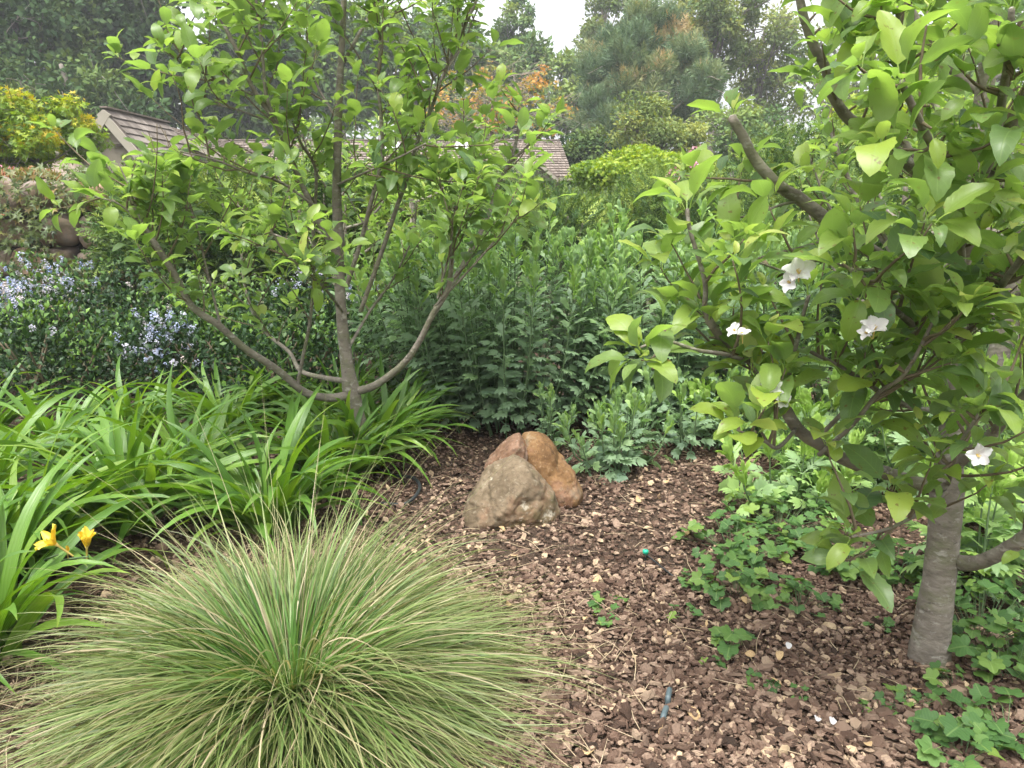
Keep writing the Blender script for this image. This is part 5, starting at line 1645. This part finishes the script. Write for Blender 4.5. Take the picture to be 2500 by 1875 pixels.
# ------------------------------------------------------------------ background trees
def far_tree(name, label, px_, py_, rx, ry, Y, n, tm, mat, size, seed, clumps=40, tmean=.5, tvar=.25, open_=.0, trunk_r=.3, limbs=14, barkm='farbark', upt=.4, group='trees behind the garden', sz_clump=.28, lean=0, droop=0.1, nsing=0, tuft=False):
    rg_ = rng_of(seed)
    c = at(px_, py_, Y); w_ = rx / FPX * Y; h_ = ry / FPX * Y
    base = np.array([c[0] + lean, Y, 0.0])
    root = thing(name, label, 'tree', base, group)
    # clump centres through the crown
    v = unit(rg_.normal(0, 1, (clumps, 3))); r = rg_.random(clumps) ** .45
    C = c + v * r[:, None] * np.array([w_, w_ * .8, h_]) * .82
    C += rg_.normal(0, .05 * w_, C.shape)
    s_ = Soup()
    topz = c[2] + h_ * .55
    tp = catmull([base, base * .6 + np.array([c[0], Y, 0]) * .4 + [rg_.normal(0, .1) * w_, 0, topz * .4], [c[0] + rg_.normal(0, .1) * w_, Y, topz * .75], [c[0], Y, topz]], 5)
    tube(s_, tp, np.linspace(trunk_r, trunk_r * .25, 6), 8, True, knob=.08, rg=rg_)
    link('trunk', s_.mesh('trunk', G[barkm], base), root)
    s_ = Soup()
    for i in rg_.permutation(clumps)[:limbs]:
        e = C[i]; z0 = max(.6, e[2] - rg_.uniform(.5, 1.0) * h_ * .8); z0 = min(z0, topz * .95)
        q0 = np.array([np.interp(z0, tp[:, 2], tp[:, 0]), np.interp(z0, tp[:, 2], tp[:, 1]), z0])
        m_ = (q0 + e) / 2 + rg_.normal(0, .08, 3) * w_ + [0, 0, -.05 * h_]
        tube(s_, catmull([q0, m_, e], 5), [trunk_r * .35, trunk_r * .18, trunk_r * .06], 5)
        for kk in range(3):
            tube(s_, catmull([(m_ + e) / 2, e + rg_.normal(0, .2, 3) * w_ * .6, e + rg_.normal(0, .35, 3) * w_ * .6], 3), [trunk_r * .1, trunk_r * .03], 4)
    link('limbs', s_.mesh('limbs', G[barkm], base), root)
    k = rg_.integers(0, clumps, n)
    cs = sz_clump * rg_.uniform(.6, 1.25, clumps)
    dv_ = unit(rg_.normal(0, 1, (n, 3))) * (rg_.random(n) ** .5)[:, None]
    P_ = C[k] + dv_ * (cs[k] * w_)[:, None] * np.array([1, 1, .72])
    if open_:
        keep_ = vnoise(P_, 1.6 / max(w_ * .3, .1)) > -1 + open_ * 1.1
        P_ = P_[keep_]; dv_ = dv_[keep_]; k = k[keep_]
    P_ = P_[:]; m = len(P_)
    ok = P_[:, 2] > .2
    P_, dv_, k = P_[ok], dv_[ok], k[ok]; m = len(P_)
    d_ = dv_ + rg_.normal(0, .6, (m, 3)); d_[:, 2] += upt if tuft else -droop
    u_ = dv_ + rg_.normal(0, .5, (m, 3)); u_[:, 2] += .8
    ct = rg_.normal(0, tvar * 1.0, clumps)
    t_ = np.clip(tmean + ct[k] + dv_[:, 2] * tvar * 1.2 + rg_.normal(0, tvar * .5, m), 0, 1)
    foliage(root, (P_, d_, u_, size * rg_.uniform(.6, 1.3, m), t_), tm, G[mat], base, nsing, rest='crown', seed=seed, key=mat, part='leaf')


TUFT = [spray(rT, 7, .07, .6, .9) for _ in range(4)]
FT = [
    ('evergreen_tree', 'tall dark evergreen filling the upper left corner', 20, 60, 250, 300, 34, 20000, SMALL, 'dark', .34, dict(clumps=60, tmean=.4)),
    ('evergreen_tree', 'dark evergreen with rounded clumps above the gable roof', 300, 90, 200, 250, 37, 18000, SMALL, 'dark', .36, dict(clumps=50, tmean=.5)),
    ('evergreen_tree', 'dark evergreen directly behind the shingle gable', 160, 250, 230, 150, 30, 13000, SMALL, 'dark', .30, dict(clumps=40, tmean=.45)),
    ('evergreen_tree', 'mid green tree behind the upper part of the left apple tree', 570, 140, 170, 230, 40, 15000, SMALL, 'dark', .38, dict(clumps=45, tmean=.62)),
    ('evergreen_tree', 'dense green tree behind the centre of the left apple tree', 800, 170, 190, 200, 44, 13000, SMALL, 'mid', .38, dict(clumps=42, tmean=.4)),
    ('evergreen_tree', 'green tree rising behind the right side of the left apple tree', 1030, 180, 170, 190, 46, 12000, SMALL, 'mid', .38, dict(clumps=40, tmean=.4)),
    ('spindly_tree', 'thin-topped tree standing against the white sky left of the gap', 1255, 90, 65, 90, 50, 3500, SMALL, 'mid', .28, dict(clumps=18, tmean=.35, open_=.6, trunk_r=.18)),
    ('broad_tree', 'hazy green tree below the sky gap over the house roof', 1240, 240, 170, 150, 48, 12000, SMALL, 'mid', .38, dict(clumps=40, tmean=.45)),
    ('broad_tree', 'hazy tree filling the ground right of the roof end', 1420, 260, 120, 140, 46, 10000, SMALL, 'mid', .36, dict(clumps=32, tmean=.4)),
    ('open_tree', 'pale open-crowned tree at the right side of the sky gap', 1468, 60, 90, 150, 52, 6500, SMALL, 'pale', .28, dict(clumps=30, tmean=.4, open_=.65, barkm='palebark', trunk_r=.22)),
    ('pine_tree', 'broad soft-needled pine above the rounded olive tree', 1590, 190, 165, 165, 33, 9500, TUFT, 'pine', .55, dict(clumps=60, tmean=.45, tuft=True, upt=1.6, sz_clump=.2, barkm='palebark')),
    ('pine_tree', 'lower pine bough mass left of the rounded olive tree', 1500, 310, 90, 90, 32, 3500, TUFT, 'pine', .5, dict(clumps=24, tmean=.35, tuft=True, upt=1.6, sz_clump=.25, barkm='palebark')),
    ('rounded_tree', 'rounded olive-green tree behind the lime maple', 1605, 320, 125, 100, 24, 9000, SMALL, 'pale', .13, dict(clumps=40, tmean=.35, trunk_r=.15)),
    ('open_tree', 'tall airy tree with sky showing through right of the pine', 1740, 60, 130, 130, 40, 9000, SMALL, 'pale', .24, dict(clumps=44, tmean=.35, open_=.35, barkm='farbark')),
    ('open_tree', 'airy tree with drooping olive foliage behind the near apple branch', 1860, 180, 140, 170, 42, 9000, SMALL, 'pale', .25, dict(clumps=44, tmean=.3, open_=.5)),
    ('open_tree', 'sparse dark-branched tree against the sky between the apple leaves', 2060, 190, 130, 170, 44, 4500, SMALL, 'pale', .24, dict(clumps=34, tmean=.25, open_=.8, limbs=30)),
    ('shrubby_tree', 'grey-green tree low behind the rising apple limb', 1830, 340, 150, 80, 28, 6500, SMALL, 'mid', .18, dict(clumps=36, tmean=.5, trunk_r=.15)),
    ('shrubby_tree', 'dark green tree low behind the right apple trees', 2150, 350, 220, 110, 30, 7000, SMALL, 'mid', .2, dict(clumps=40, tmean=.35, trunk_r=.15)),
    ('broad_tree', 'green tree in the upper right behind the near leaves', 2380, 200, 180, 230, 36, 8000, SMALL, 'mid', .26, dict(clumps=40, tmean=.5)),
    ('broad_tree', 'dark green tree low beside the house roof end', 1440, 380, 90, 70, 27, 4500, SMALL, 'dark', .17, dict(clumps=24, tmean=.5, trunk_r=.12)),
    ('orange_leaved_tree', 'sparse tree with orange and yellow young leaves before the roof', 1190, 250, 225, 95, 21, 1900, MAPLE, 'orange', .085, dict(clumps=75, tmean=.45, tvar=.4, open_=.3, limbs=55, barkm='palebark', trunk_r=.06, sz_clump=.11)),
    ('evergreen_tree', 'dark tree beyond the left frame edge behind the golden tree', -180, 200, 220, 260, 33, 6000, SMALL, 'dark', .26, dict(clumps=40, tmean=.45)),
]
FT.append(('golden_tree', 'loose golden yellow-green small tree at the left edge before the beige wall', 45, 325, 190, 105, 10.5, 7500, MAPLE, 'yellow', .075, dict(clumps=60, tmean=.45, tvar=.28, trunk_r=.05, sz_clump=.2, group=None, nsing=250, barkm='farbark', upt=.2)))
for i, (nm, lab, a_, b_, rx, ry, Y, n, tm, mat, size, kw) in enumerate(FT):
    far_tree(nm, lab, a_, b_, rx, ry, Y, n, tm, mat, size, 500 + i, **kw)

# distant wood reading as one mass
rgm = rng_of(700)
n = 26000
P_ = np.stack([rgm.uniform(-75, 75, n), rgm.uniform(64, 72, n), np.zeros(n)], -1)
hm = 8.5 + 3.0 * vnoise(P_ * [1, 0, 0], .13) + 1.5 * vnoise(P_ * [1, 0, 0], .5)
hm = hm * np.interp((P_[:, 0]), [-75, -20, -2, 3, 8, 20, 40, 75], [1.4, 1.3, .95, .62, .75, .8, .6, 1.2])
P_[:, 2] = hm * rgm.random(n) ** .7
s = Soup()
for k in range(5):
    m = slice(k, None, 5)
    q = P_[m]
    s.inst(SMALL[k], q, frames(rgm.normal(0, 1, q.shape), rgm.normal(0, 1, q.shape) + [0, -.5, .8]), rgm.uniform(.5, 1.0, len(q)), np.clip(rgm.normal(.4, .2, len(q)), 0, 1))
o = struct('treeline', s.mesh('treeline', G['mid']), 'stuff')

# ------------------------------------------------------------------ air
HAZE = 0.0016
s = Soup(); box(s, -300, 300, -40, 420, -2, 32)
m, nt = mat_new('haze_air')
pv = N(nt, 'ShaderNodeVolumePrincipled'); pv.inputs['Density'].default_value = HAZE; pv.inputs['Color'].default_value = (.92, .95, .98, 1)
out = N(nt, 'ShaderNodeOutputMaterial'); nt.links.new(pv.outputs[0], out.inputs['Volume'])
if HAZE > 0:
    me = s.mesh('haze', m)
    struct('haze', me, 'stuff')
